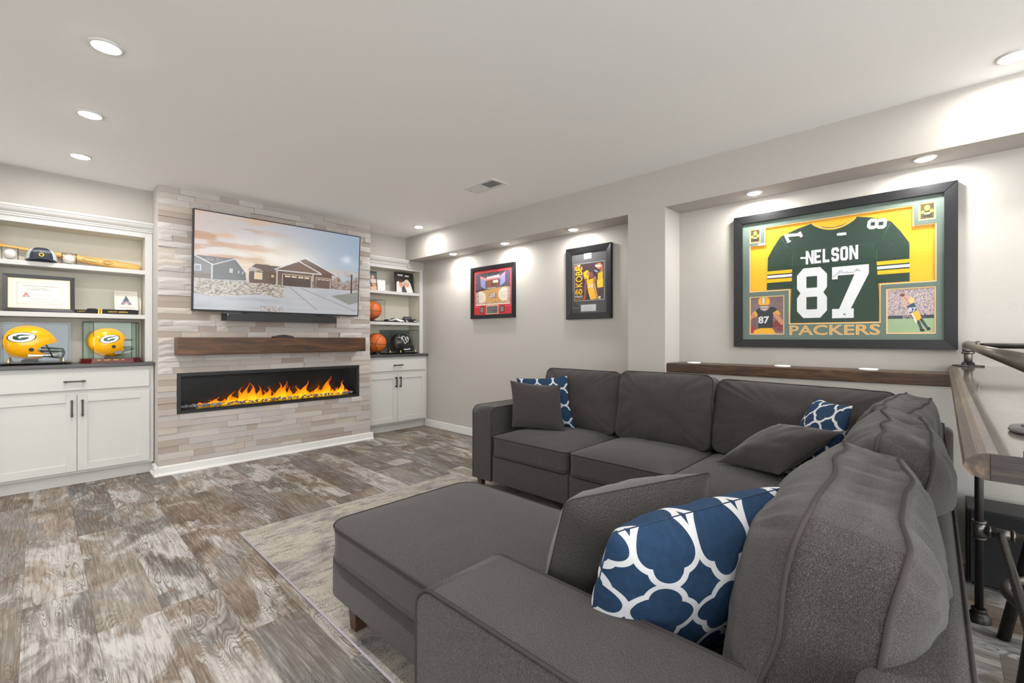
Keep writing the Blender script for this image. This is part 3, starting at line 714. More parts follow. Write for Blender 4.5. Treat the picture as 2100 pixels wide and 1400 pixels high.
c.rect(.441, .515, .8, .69, (112, 88, 76)); c.poly([(.43, .518), (.576, .396), (.72, .512)], (122, 98, 86))
c.rect(.441, .517, .73, .53, (214, 208, 206)); c.line(.43, .518, .576, .396, .0045, (230, 232, 236)); c.line(.576, .396, .72, .512, .0045, (230, 232, 236))
c.rect(.474, .556, .664, .695, (196, 180, 166)); c.rect(.481, .567, .657, .695, (84, 66, 62)); c.rect(.69, .562, .794, .692, (190, 174, 162)); c.rect(.696, .573, .788, .69, (112, 90, 84))
for k in range(4): c.rect(.492+k*.041, .574, .525+k*.041, .594, (226, 206, 172)); c.line(.481, .605+.022*k, .657, .605+.022*k, .0008, (60, 46, 44))
for k in range(3): c.rect(.703+k*.028, .58, .726+k*.028, .595, (206, 190, 164))
c.rect(.441, .53, .447, .69, (206, 198, 192)); c.rect(.668, .53, .674, .69, (206, 198, 192)); c.speckle(.664, .62, .694, .695, [(140, 120, 108), (96, 78, 70)], .8); c.speckle(.448, .62, .476, .69, [(140, 120, 108), (96, 78, 70)], .8)
c.rect(.94, .485, .952, .725, (84, 62, 58)); c.poly([(.886, .457), (.937, .455), (.938, .519), (.887, .516)], (190, 182, 180), .7); c.line(.886, .457, .938, .519, .0012, (90, 80, 80)); c.line(.937, .49, .95, .5, .004, (90, 70, 64)); c.line(.9, .52, .935, .52, .002, (170, 96, 70))
c.a = c.a*(.97+.06*np.random.rand(226, 400)[..., None])
c.build('screen', M['screen'], tv, o0+fx*.011+up*.016+fn*.0022, fx, up, TVW-.02, TVH-.025)
# soundbar
sb = thing('soundbar', 'long black soundbar under the television', 'soundbar', (1.65, 4.64, 1.30))
MB().prism([(1.13, 4.66), (1.152, 4.572), (2.148, 4.572), (2.168, 4.66)], .064, (0, 0, 1.302), (1, 0, 0), (0, 1, 0)).build('body', M['black'], sb)
MB().prism([(1.14, 4.69), (1.14, 4.655), (2.158, 4.655), (2.158, 4.69)], .008, (0, 0, 1.366), (1, 0, 0), (0, 1, 0)).build('top_cap', M['gloss'], sb)
for x in (1.3, 2.0): box('bracket', (x, 4.655, 1.33), (x+.03, 4.735, 1.379), M['black'], sb)
MB().lathe([(.004, 0), (.004, .002), (0, .003)], (1.158, 4.571, 1.352), (0, -1, 0), 8).build('indicator_dot', M['puck'], sb)
# fire insert
fi = thing('electric_fireplace', 'long black linear fireplace set in the stone wall', 'fireplace', ((FX0+FX1)/2, SY, FZ0))
g = .034; yo = SY-.018
mb = MB().box((FX0, yo-.012, FZ0), (FX0+.03, yo+.03, FZ1), .002, 1).box((FX1-.03, yo-.012, FZ0), (FX1, yo+.03, FZ1), .002, 1).box((FX0+.03, yo-.012, FZ1-.03), (FX1-.03, yo+.03, FZ1), .002, 1).box((FX0+.03, yo-.012, FZ0), (FX1-.03, yo+.03, FZ0+.022), .002, 1)
mb.build('surround', M['iron'], fi)
mb = MB().box((FX0+.004, 4.93, FZ0+.004), (FX1-.004, 4.94, FZ1-.004)).box((FX0+.004, yo, FZ0+.004), (FX1-.004, 4.94, FZ0+.03)).box((FX0+.004, yo, FZ1-.012), (FX1-.004, 4.94, FZ1-.004)).box((FX0+.004, yo, FZ0+.03), (FX0+.016, 4.94, FZ1-.012)).box((FX1-.016, yo, FZ0+.03), (FX1-.004, 4.94, FZ1-.012))
mb.build('firebox', M['firebox'], fi)
rs = random.Random(3); bm = bmesh.new()
for k in range(520):
    x = rs.uniform(FX0+.05, FX1-.05); y = rs.uniform(4.768, 4.90); s = rs.uniform(.006, .013)
    r = bmesh.ops.create_icosphere(bm, subdivisions=1, radius=s)
    q = Matrix.Translation((x, y, FZ0+.042+rs.uniform(0, .012))) @ Matrix.Rotation(rs.uniform(0, 6), 4, 'X') @ Matrix.Rotation(rs.uniform(0, 6), 4, 'Z') @ Matrix.Diagonal((1.3, .9, .6, 1))
    bmesh.ops.transform(bm, matrix=q, verts=r['verts'])
me = bpy.data.meshes.new('pebble_bed'); bm.to_mesh(me); bm.free()
M['pebble'] = plain('fire_pebble', (122, 118, 128), .4, var=.5, vscale=60); M['rock'] = plain('fire_rock', (150, 152, 156), .6, var=.2, vscale=40)
tag(link('pebble_bed', me, M['pebble'], fi), kind='stuff')
for k in range(16):
    x = (FX0+.05+.03*k*rs.uniform(.9, 1.3)) if k < 10 else FX1-.04-.022*(k-10); y = rs.uniform(4.775, 4.85); bm = bmesh.new()
    bmesh.ops.create_icosphere(bm, subdivisions=2, radius=rs.uniform(.012, .02))
    for v in bm.verts: v.co *= 1+.35*mnoise.noise(v.co*70+Vector((k, 0, 0)))
    bmesh.ops.transform(bm, matrix=Matrix.Translation((x, y, FZ0+.048)) @ Matrix.Rotation(rs.uniform(0, 3), 4, 'Z') @ Matrix.Diagonal((1.3, .8, .75, 1)), verts=bm.verts)
    me = bpy.data.meshes.new('rock'); bm.to_mesh(me); bm.free(); link('rock', me, M['rock'], fi)
# flames: thin lens shaped tongues of light
verts, faces, cols = [], [], []
def tongue(x, y, h, w, lean, seed, y0=FZ0+.035):
    n, m = 14, 8; st = len(verts); r2 = random.Random(seed); ph = r2.uniform(0, 6); fr = r2.uniform(3, 5)
    for i in range(n+1):
        t = i/n; cx = x+lean*t*t+.018*math.sin(fr*t*2+ph)*t; ww = w*(1-t)**.8*(.55+.9*math.sin(PI*min(1, t*1.25+.12))**1)+.0012
        for k in range(m):
            a = 2*PI*k/m; verts.append((cx+ww*math.cos(a), y+ww*.45*math.sin(a), y0+h*t))
            hot = np.array([1., .78, .16]); mid = np.array([1., .56, .05]); tip = np.array([.86, .30, .03])
            c_ = hot*(1-t/.45)+mid*(t/.45) if t < .45 else mid*(1-(t-.45)/.55)+tip*((t-.45)/.55)
            cols.append((*[float(((q+.055)/1.055)**2.4) if q > .04 else q/12.9 for q in c_], .62*(1-t)**.55+.04))
    for i in range(n):
        for k in range(m): a = st+i*m; faces.append((a+k, a+(k+1) % m, a+m+(k+1) % m, a+m+k))
hs = [(.10, .03), (.14, .06), (.17, .08), (.2, .06), (.24, .13), (.27, .09), (.3, .17), (.33, .2), (.36, .21), (.4, .17), (.43, .12), (.46, .15), (.49, .1), (.52, .19), (.55, .2), (.58, .13), (.61, .09), (.64, .14), (.67, .19), (.7, .1), (.73, .07), (.76, .13), (.79, .14), (.82, .23), (.835, .19), (.86, .09), (.89, .08), (.92, .17), (.94, .08), (.96, .06)]
rs = random.Random(21)
for k, (t, h) in enumerate(hs):
    x = FX0+.05+t*(FX1-FX0-.1); tongue(x, rs.uniform(4.80, 4.87), h*.92, rs.uniform(.02, .034), rs.uniform(-.02, .05), k)
    if h > .1: tongue(x+rs.uniform(-.02, .02), rs.uniform(4.80, 4.87), h*rs.uniform(.45, .7), rs.uniform(.02, .03), rs.uniform(-.05, .03), k+90)
for k in range(60): tongue(FX0+.17+(FX1-FX0-.25)*rs.random(), rs.uniform(4.79, 4.88), rs.uniform(.02, .06), rs.uniform(.016, .03), rs.uniform(-.02, .02), k+200)
me = pymesh('flames', verts, faces, True); at = me.color_attributes.new('Col', 'FLOAT_COLOR', 'POINT'); at.data.foreach_set('color', np.array(cols).reshape(-1))
fl = tag(link('flames', me, M['flame'], fi), kind='stuff')
box('glass_pane', (FX0+.03, yo+.014, FZ0+.022), (FX1-.03, yo+.018, FZ1-.03), M['fireglass'], fi)

# ================================================================== SHELF THINGS
def disp_case(name, label, lo, hi, edge, pane, t=.004, base=None):
    """clear box: five panes with visible edges"""
    c = thing(name, label, 'display case', ((lo[0]+hi[0])/2, (lo[1]+hi[1])/2, lo[2]))
    (x0, y0, z0), (x1, y1, z1) = lo, hi; zb = z0+.001 if base is None else base
    for a, b in (((x0, y0, zb), (x1, y0+t, z1)), ((x0, y1-t, zb), (x1, y1, z1)), ((x0, y0+t, zb), (x0+t, y1-t, z1)), ((x1-t, y0+t, zb), (x1, y1-t, z1)), ((x0+t, y0+t, z1-t), (x1-t, y1-t, z1))):
        box('pane', a, b, M[pane], c)
    mb = MB(); e = .0022
    for x in (x0, x1):
        for y in (y0, y1): mb.box((x-e, y-e, zb), (x+e, y+e, z1))
    for y in (y0, y1): mb.box((x0, y-e, z1-e), (x1, y+e, z1+e))
    for x in (x0, x1): mb.box((x-e, y0, z1-e), (x+e, y1, z1+e))
    mb.build('edge_strip', M[edge], c)
    return c
def feet(c, pts, z):
    for x, y in pts: MB().lathe([(.014, 0), (.015, .004), (.009, .01), (.006, .018), (.008, .022), (.004, .03), (0, .033)], (x, y, z), n=14).build('brass_foot', M['brass'], c)

def helmet(name, label, loc, rz, s, shell, prof, a, b, cz, logo=None, ear=(.0, -.05)):
    """shell from a side outline (x forward, z up) swelled to an egg of half-length a, half-height b; returns the Empty"""
    t = thing(name, label, 'helmet', loc, rz); wd = .112*s
    pts = []
    P = [(x*s, z*s) for x, z in prof]
    for _ in range(2): P = [q for (a0, a1), (b0, b1) in zip(P, P[1:]+P[:1]) for q in ((a0*.75+b0*.25, a1*.75+b1*.25), (a0*.25+b0*.75, a1*.25+b1*.75))]
    for (x1, z1), (x2, z2) in zip(P, P[1:]+P[:1]):
        n = max(1, int(math.hypot(x2-x1, z2-z1)/(.008*s)))
        for i in range(n): pts.append((x1+(x2-x1)*i/n, z1+(z2-z1)*i/n))
    def yy(x, z): return wd*max(0., 1-(abs(x)/(a*s))**2.3-(abs(z-cz*s)/(b*s))**2.3)**.5
    K = 16; N = len(pts); verts = []; faces = []; ts = [math.sin(PI/2*k/K) for k in range(0, K+1)]
    sp = [(0., round(max(-.088*s, min(.06*s, z*.8))/(.024*s))*.024*s) for x, z in pts]
    for sg in (-1, 1):
        st = len(verts)
        for tt in ts:
            for (x, z), (a0, b0) in zip(pts, sp): x2, z2 = a0+(x-a0)*tt, b0+(z-b0)*tt; verts.append((x2, sg*yy(x2, z2), z2))
        for i in range(N):
            j = (i+1) % N
            for k in range(K): q = st+k*N; f = (q+i, q+N+i, q+N+j, q+j); faces.append(f if sg > 0 else f[::-1])
    me = pymesh('shell', verts, faces, True); bm = bmesh.new(); bm.from_mesh(me); bmesh.ops.remove_doubles(bm, verts=bm.verts, dist=.0012*s); bm.to_mesh(me); bm.free(); me.shade_smooth()
    sh = link('shell', me, shell, t, False)
    md = sh.modifiers.new('thickness', 'SOLIDIFY'); md.thickness = .005*s; md.offset = -1
    if logo:
        lx, lz, lw, lh, rot, fn_ = logo
        for sg in (-1, 1):
            V, F, Cc = [], [], []; n, m = 40, 64; V.append((lx, lz)); Cc.append(fn_(0, 0))
            for k in range(1, n+1):
                for i in range(m): th = 2*PI*i/m; u, v = k/n*math.cos(th), k/n*math.sin(th); Cc.append(fn_(u, v)); x, z = u*lw, v*lh; V.append((lx+x*math.cos(rot)-z*math.sin(rot), lz+x*math.sin(rot)+z*math.cos(rot)))
            for i in range(m):
                F.append((0, 1+i, 1+(i+1) % m))
                for k in range(n-1): q = 1+k*m; F.append((q+i, q+m+i, q+m+(i+1) % m, q+(i+1) % m))
            me = pymesh('decal', [(x*s, sg*(yy(x*s, z*s)+.0015), z*s) for x, z in V], F, True)
            at = me.color_attributes.new('Col', 'FLOAT_COLOR', 'POINT'); at.data.foreach_set('color', np.array([(*lin(q), 1) for q in Cc]).reshape(-1)); link('decal', me, M['decal'], t, False)
    for sg in (-1, 1):
        y = yy(ear[0]*s, ear[1]*s); mb = MB(); mb.lathe([(.0135*s, 0), (.0135*s, .003), (.011*s, .0035), (.0, .0015)], (ear[0]*s, sg*y+sg*.0012, ear[1]*s), (0, sg, 0), 16); mb.build('ear_hole', M['ink'], t) if False else link_local(mb, 'ear_hole', M['ink'], t)
    t['_w'] = wd; return t, yy
def link_local(mb, name, mat, parent):
    bmesh.ops.recalc_face_normals(mb.b, faces=mb.b.faces[:]); me = bpy.data.meshes.new(name); mb.b.to_mesh(me); mb.b.free()
    return link(name, me, mat, parent, False)
def g_logo(u, v):
    """white oval with a dark rim, a green letter G inside"""
    if math.hypot(u, v) > .9: return (36, 52, 40)
    GRN, WHT = (38, 70, 58), (226, 228, 226)
    if -.1 < u < .86 and .27+.06*(u+.1) < v < .56-.17*(u+.1): return GRN
    if u > -.12 and -.03 < v < .30: return WHT
    if math.hypot((u+.06)/.56, v/.58) < 1 and math.hypot((u-.02)/.26, (v-.02)/.24) > 1 and not (u > .46 and v > -.03): return GRN
    if -.05 < u < .45 and -.22 < v < -.02: return GRN
    return WHT
def w_logo(u, v):
    def d(p, q):
        (x1, y1), (x2, y2) = p, q; dx, dy = x2-x1, y2-y1; t = max(0, min(1, ((u-x1)*dx+(v-y1)*dy)/(dx*dx+dy*dy))); return math.hypot(u-x1-t*dx, v-y1-t*dy)
    seg = [((-.7, .75), (-.62, .35)), ((-.62, .35), (-.35, -.2)), ((-.35, -.2), (-.1, -.8)), ((-.1, -.8), (.3, -.35)), ((.3, -.35), (.62, -.42)), ((.3, -.35), (.28, -.12)), ((-.7, .75), (-.15, .9)), ((.6, .85), (.8, .4)), ((.8, .4), (.72, -.1))]
    if min(d(*q) for q in seg) < .06: return (214, 214, 212)
    if d((-.02, .7), (.12, -.1)) < .09 or d((.42, .75), (.52, .1)) < .08: return (206, 206, 206)
    return (34, 34, 35)
# modern helmet outline: dome, brow, open face, cheek flap, jaw, neck
prof1 = [(-.128, .0), (-.12, .045), (-.098, .083), (-.06, .11), (-.01, .121), (.045, .112), (.092, .083), (.125, .042), (.142, .008), (.15, .0), (.135, -.006), (.11, -.012), (.08, -.022), (.058, -.038), (.04, -.062), (.048, -.072), (.075, -.085), (.088, -.1), (.07, -.118), (.03, -.126), (-.01, -.118), (-.05, -.113), (-.085, -.107), (-.105, -.085), (-.122, -.04)]
prof2 = [(-.128, .0), (-.12, .045), (-.098, .083), (-.06, .11), (-.01, .121), (.045, .112), (.088, .08), (.112, .045), (.122, .03), (.112, .024), (.098, .0), (.094, -.03), (.102, -.055), (.104, -.085), (.09, -.112), (.05, -.128), (.0, -.12), (-.03, -.116), (-.055, -.122), (-.08, -.1), (-.105, -.065), (-.122, -.03)]
def mask_bars(t, s, yy, mat, style):
    w = .095*s
    def arc(z, xf, x0, zz0=None):
        return [(x0+(xf-x0)*math.sin(PI*k/16), -w*math.cos(PI*k/16)*(1.0), (zz0 if zz0 is not None else z)+(z-(zz0 if zz0 is not None else z))*math.sin(PI*k/16)) for k in range(17)]
    if style == 'cage':
        for z, xf, x0, zz in ((-.055, .175, .06, -.045), (-.075, .182, .055, -.07), (-.125, .172, .06, -.10)):
            link_local(MB().tube([(x*1, y, z_) for x, y, z_ in [(p[0]*s, p[1], p[2]*s) for p in arc(z, xf, x0, zz)]], .0042*s, 7), 'mask_bar', mat, t)
        for yv in (-.03, .0, .03): link_local(MB().tube([(.172*s, yv*s, -.05*s), (.183*s, yv*s, -.08*s), (.17*s, yv*s, -.126*s)], .004*s, 7), 'mask_bar', mat, t)
        for sg in (-1, 1): link_local(MB().tube([(.085*s, sg*.088*s, -.02*s), (.1*s, sg*.085*s, -.06*s), (.118*s, sg*.078*s, -.11*s)], .0042*s, 7), 'mask_bar', mat, t)
        for sg in (-1, 1): link_local(MB().tube([(-.005*s, sg*.105*s, -.098*s), (.05*s, sg*.1*s, -.1*s), (.11*s, sg*.07*s, -.098*s), (.145*s, 0, -.1*s)], [.008*s, .008*s, .007*s, .012*s], 8), 'chin_strap', M['jwhite'], t)
    else:
        link_local(MB().tube([(p[0]*s, p[1], p[2]*s) for p in arc(-.062, .17, .06, -.09)], .006*s, 8), 'mask_bar', mat, t)
        for sg in (-1, 1): link_local(MB().box((.035*s, sg*.1*s-.004, -.105*s), (.085*s, sg*.1*s+.004, -.08*s), .002, 1), 'mask_clip', mat, t)

h1, yy1 = helmet('football_helmet', 'yellow football helmet with dark cage face mask in the acrylic case', (-.045, 5.06, 1.118), 0, 1.06, M['helmet_yellow'], prof1, .150, .127, -.004, (-.035, .032, .072, .036, .08, g_logo), (.012, -.055))
mask_bars(h1, 1.06, yy1, M['mask_green'], 'cage')
h2, yy2 = helmet('football_helmet', 'older yellow football helmet with a single grey bar on a cherry base', (.405, 5.07, 1.115), 0, .98, M['helmet_yellow'], prof2, .132, .13, -.003, (.005, .024, .066, .034, .22, g_logo), (.03, -.04))
mask_bars(h2, .98, yy2, M['mask_grey'], 'bar')
c1 = disp_case('display_case', 'clear acrylic case with brass feet around the caged yellow helmet', (-.185, 4.985, .942), (.178, 5.20, 1.262), 'acrylic_edge', 'acrylic', base=.963)
box('base_plate', (-.195, 4.975, .955), (.19, 5.21, .963), M['gloss'], c1, .002, 1)
feet(c1, ((-.15, 5.01), (.14, 5.01), (-.15, 5.17), (.14, 5.17)), .963)
for x in (-.15, .14):
    for y in (5.01, 5.17): MB().lathe([(.012, 0), (.014, .013)], (x, y, .942), n=12).build('foot', M['black'], c1)
box('mirror_back', (-.18, 5.192, .966), (.173, 5.196, 1.257), M['acrylic_edge'], c1)
MB().lathe([(.05, 0), (.045, .014), (.03, .02), (0, .02)], (-.04, 5.07, .963), n=20).build('helmet_rest', M['gloss'], c1)
c2 = thing('display_case', 'six sided glass case on a cherry wood base around the older yellow helmet', 'display case', (.425, 5.09, .942))
hexo = [(.235, 5.06), (.30, 4.985), (.565, 4.985), (.625, 5.05), (.625, 5.22), (.235, 5.22)]
def sc_poly(p, k): cx, cy = .43, 5.1; return [(cx+(x-cx)*k, cy+(y-cy)*k) for x, y in p]
MB().prism(sc_poly(hexo, 1.0), .012, (0, 0, .9425)).build('plinth', M['cherry'], c2)
MB().prism(sc_poly(hexo, .97), .022, (0, 0, .9545)).build('base', M['cherry'], c2)
hi_ = sc_poly(hexo, .9)
for (a, b) in zip(hi_, hi_[1:]+hi_[:1]):
    a, b = Vector((*a, 0)), Vector((*b, 0)); nrm = Vector(((b-a).y, -(b-a).x, 0)).normalized()*.002
    MB().prism([(0, 0), ((b-a).length, 0), ((b-a).length, .3), (0, .3)], .003, (a.x, a.y, .9765), tuple((b-a).normalized()), (0, 0, 1)).build('pane', M['green_glass'], c2)
    MB().tube([(a.x, a.y, .9765), (a.x, a.y, 1.278)], .0018, 6).build('edge_strip', M['green_edge'], c2)
MB().prism(sc_poly(hexo, .9), .003, (0, 0, 1.2765)).build('top_pane', M['green_glass'], c2)
MB().tube([(x, y, 1.278) for x, y in hi_], .002, 6, closed=True).build('edge_strip', M['green_edge'], c2)
rs = random.Random(8)
mb = MB(); x = .335
for wl in (3, 5, 4, 2):       # worn gold lettering on the base, too small to read in the photograph
    for k in range(wl):
        mb.box((x, 4.9867, .962), (x+.005, 4.9875, .962+rs.uniform(.006, .009))); x += .0085
    x += .017
mb.build('lettering', M['goldink'], c2)
# top shelf left: bat, balls in cubes, cap
bat = tag(MB().lathe([(0, 0), (.012, .001), (.024, .005), (.031, .016), (.033, .05), (.033, .2), (.031, .3), (.026, .42), (.019, .55), (.0135, .68), (.012, .78), (.013, .83), (.022, .838), (.024, .846), (.02, .852), (0, .853)], (0, 0, 0), (0, 0, 1), 28).build('baseball_bat', M['ash']), 'light wooden baseball bat lying behind the cap and balls', 'bat')
ax = Vector((-.82, .0, .09)).normalized(); bat.rotation_mode = 'QUATERNION'; bat.rotation_quaternion = ax.to_track_quat('Z', 'Y'); bat.location = (.634, 5.187, S1+.034)
bq = ax.to_track_quat('Z', 'Y').to_matrix().to_4x4(); bq.translation = bat.location
binv = bq.inverted(); toward = (binv.to_3x3() @ Vector((0, -1, .0))).normalized()
def on_bat(u0, ring, r=.0336):
    """ellipse outline burned on the barrel, u0 metres from the end"""
    al = math.atan2(toward.y, toward.x); mb = MB(); pts = []
    for k in range(24):
        th = 2*PI*k/24; pts.append((r*math.cos(al+ring[1]*math.sin(th)/r), r*math.sin(al+ring[1]*math.sin(th)/r), u0+ring[0]*math.cos(th)))
    mb.tube(pts, .0011, 5, closed=True); return mb
for u0, ring in ((.225, (.032, .016)), (.225, (.02, .009)), (.33, (.05, .014))): link_local(on_bat(u0, ring, .0338 if u0 < .3 else .031), 'burned_mark', M['ink'], bat)
def dome_stitch(c, r, tilt):
    return [(Vector(c)+Matrix.Rotation(tilt, 3, 'X') @ Vector((r*math.cos(a)*.8, r*math.sin(a)*.8, r*.6+.1*r*math.sin(2*a)))) for a in [2*PI*k/24 for k in range(24)]]
for (x, lb) in ((-.142, 'at the left end of the top shelf'), (.172, 'right of the cap on the top shelf')):
    y = 5.025; z = S1+.001
    b = tag(MB().sphere((x, y, z+.043), .0365, 24, 16).build('baseball', M['ballwhite']), 'white baseball inside the cube '+lb, 'baseball', 'baseballs on the top shelf')
    m2 = MB().tube(dome_stitch((x, y, z+.043), .0368, 1.0), .0009, 5, closed=True); m2.build('stitching', plain('faded_stitch', (190, 150, 140), .7), b)
    cc = disp_case('ball_cube', 'small clear cube with a baseball '+lb, (x-.041, y-.041, z), (x+.041, y+.041, z+.083), 'acrylic_edge', 'acrylic', .003); cc['group'] = 'baseball cubes on the top shelf'
    MB().lathe([(.02, 0), (.014, .006), (.016, .009)], (x, y, z+.003), n=16).build('ring_stand', M['acrylic_edge'], cc)
cap = thing('trucker_hat', 'trucker cap with dark front and white mesh sides on the top shelf', 'cap', (.02, 5.04, S1))
def dome_part(a0, a1, mat, name):
    V, F = [], []; n, m = 16, 10; R = (.09, .098, .112)
    for i in range(n+1):
        th = a0+(a1-a0)*i/n
        for k in range(m+1):
            ph = PI/2*k/m; rr = math.cos(ph)**.62; hh = R[2]*math.sin(ph)**.9
            V.append((.02+R[0]*rr*math.cos(th), 5.065+R[1]*rr*math.sin(th), S1+.004+hh))
    for i in range(n):
        for k in range(m): a = i*(m+1)+k; F.append((a, a+m+1, a+m+2, a+1))
    o = link(name, pymesh(name, V, F, True), M[mat], cap); return o
dome_part(-PI/2-.8, -PI/2+.8, 'capfront', 'front_panel'); dome_part(-PI/2+.8, -PI/2-.8+2*PI, 'capmesh', 'mesh_panel')
V, F = [], []
for i in range(17):
    th = -PI/2-1.05+2.1*i/16
    for k, (r, ry_, dz) in enumerate(((.088, .094, .034), (.094, .118, .026), (.098, .138, .014))): V.append((.02+r*math.sin(th+PI/2), 5.065-ry_*math.cos(th+PI/2), S1+.003+dz-.024*abs(math.sin(th+PI/2))**1.5))
for i in range(16):
    for k in range(2): a = i*3+k; F.append((a, a+3, a+4, a+1))
bo = link('brim', pymesh('brim', V, F, True), M['capfront'], cap); bo.modifiers.new('thickness', 'SOLIDIFY').thickness = .003
def wrap(o, rad=(.0925, .1005), c0=(.02, 5.065)):
    """bend a flat piece (x along, z up, at y=0) round the cap front"""
    for v in o.data.vertices:
        w = v.co+Vector((cap.location)); th = -PI/2+(w.x-c0[0])/.09; k = math.cos(min(1, max(0, (w.z-S1-.004)/.112))*1.05)**.62
        v.co = Vector((c0[0]+rad[0]*k*math.cos(th), c0[1]+rad[1]*k*math.sin(th), w.z))-Vector(cap.location)
wrap(text('lettering', 'POSTSEASON', M['capletter'], cap, (-.047, 5.0, S1+.072), (1, 0, 0), (0, 0, 1), .134, .018, .012))
MB().lathe([(0, .004), (.013, .002), (.015, 0)], (.02, 4.966, S1+.052), (0, -1, 0.25), 20).build('badge', M['goldink'], cap)
MB().lathe([(0, .0045), (.008, .0028), (.009, .002)], (.02, 4.965, S1+.052), (0, -1, 0.25), 20).build('badge_centre', M['ink'], cap)

# ---- framed things
def frame_bars(parent, o, ux, uy, w, h, bw, depth, mat, slope=.0, name='frame_bar'):
    """four mitred bars; o = lower left of the outer edge on the wall; depth towards ux x uy"""
    o, ux, uy = Vector(o), Vector(ux), Vector(uy); n = ux.cross(uy).normalized()
    cs = [(0, 0), (w, 0), (w, h), (0, h)]; ins = [(bw, bw), (w-bw, bw), (w-bw, h-bw), (bw, h-bw)]
    for i in range(4):
        j = (i+1) % 4; P = [cs[i], cs[j], ins[j], ins[i]]; bm = bmesh.new(); f = lambda p, d: bm.verts.new(o+ux*p[0]+uy*p[1]+n*d)
        A = [f(p, 0) for p in P]; B = [f(P[0], depth), f(P[1], depth), f(P[2], depth-slope), f(P[3], depth-slope)]
        bm.faces.new(A[::-1]); bm.faces.new(B)
        for k in range(4): bm.faces.new((A[k], A[(k+1) % 4], B[(k+1) % 4], B[k]))
        bmesh.ops.recalc_face_normals(bm, faces=bm.faces); bmesh.ops.bevel(bm, geom=[e for e in bm.edges if all(v in B for v in e.verts)], offset=.0025, segments=2, affect='EDGES')
        me = bpy.data.meshes.new(name); bm.to_mesh(me); bm.free(); link(name, me, mat, parent)
def sheet(name, parent, o, ux, uy, n_off, pts, mat, d=.001):
    o, ux, uy = Vector(o), Vector(ux), Vector(uy); n = ux.cross(uy).normalized()
    return MB().prism(pts, d, o+n*n_off, ux, uy).build(name, mat, parent)
def rc(x0, y0, x1, y1): return [(x0, y0), (x1, y0), (x1, y1), (x0, y1)]
# certificate, leaning on the middle shelf
ce = thing('certificate_frame', 'black framed karate certificate standing on the middle shelf', 'picture frame', (.01, 5.05, S2))
o = Vector((-.18, 5.02, S2+.002)); uy = Vector((0, .16, .99)).normalized(); ux = Vector((1, 0, 0)); cw, ch = .385, .285
frame_bars(ce, o, ux, uy, cw, ch, .026, .016, M['frame'], .004)
sheet('mat_board', ce, o, ux, uy, .003, rc(.02, .02, cw-.02, ch-.02), M['cream'])
sheet('gilt_line', ce, o, ux, uy, .0042, rc(.026, .026, cw-.026, ch-.026), M['goldink'], .0003)
sheet('mat_board', ce, o, ux, uy, .0046, rc(.0285, .0285, cw-.0285, ch-.0285), M['cream'], .0004)
c = Canvas(130, 90, (206, 204, 192)); c.rect(.05, .07, .95, .93, (224, 221, 208)); c.speckle(0, 0, 1, .07, [(188, 188, 178), (214, 212, 200)], 1); c.speckle(0, .93, 1, 1, [(188, 188, 178), (214, 212, 200)], 1)
c.speckle(0, 0, .05, 1, [(188, 188, 178), (214, 212, 200)], 1); c.speckle(.95, 0, 1, 1, [(188, 188, 178), (214, 212, 200)], 1)
c.poly([(.14, .64), (.21, .44), (.28, .64)], (196, 96, 104)); c.poly([(.18, .64), (.21, .56), (.24, .64)], (224, 221, 208)); c.rect(.12, .64, .3, .665, (120, 110, 130))
for y in (.5, .57, .70, .76, .86): c.rect(.34+.05*math.sin(y*40), y, .84-.06*math.sin(y*23), y+.014, (178, 176, 168))
pp = c.build('certificate', M['print'], ce, o+ux*.068+uy*.055+ux.cross(uy)*.0056, ux, uy, cw-.136, ch-.11)
nn = ux.cross(uy)
text('lettering', 'CERTIFICATE OF ACHIEVEMENT', M['grey'], ce, o+ux*.098+uy*.196+nn*.0058, ux, uy, .19, .0085)
text('lettering', 'KARATE AMERICA', M['ink'], ce, o+ux*.155+uy*.181+nn*.0058, ux, uy, .075, .0055)
text('lettering', 'JORDAN SCHILT', M['ink'], ce, o+ux*.13+uy*.166+nn*.0058, ux, uy, .125, .0085)
sheet('glass_pane', ce, o, ux, uy, .0085, rc(.022, .022, cw-.022, ch-.022), M['glass'], .001)
# belts
bl = thing('karate_belt', 'folded black belt with yellow stripes in front of the white card', 'belt', (.44, 5.03, S2))
for (x0, x1, z0, z1, y) in ((.205, .30, .001, .032, 5.035), (.275, .60, .001, .04, 5.02)):
    MB().box((x0, y, S2+z0), (x1, y+.028, S2+z1), .004, 2).build('belt_fold', M['belt'], bl)
MB().box((.285, 5.024, S2+.04), (.33, 5.046, S2+.043), .001, 1).box((.52, 5.024, S2+.04), (.58, 5.046, S2+.0425), .001, 1).build('belt_end', M['belt'], bl)
for x in (.342, .357): MB().box((x, 5.0185, S2+.0005), (x+.010, 5.049, S2+.0415), .001, 1).build('stripe', M['goldink'], bl)
text('lettering', 'J. SCHILT', M['goldink'], bl, (.218, 5.0342, S2+.012), (1, 0, 0), (0, 0, 1), .05, .0105, .01)
text('lettering', 'KARATE  AMERICA', M['goldink'], bl, (.405, 5.0192, S2+.014), (1, 0, 0), (0, 0, 1), .125, .0115, .01)
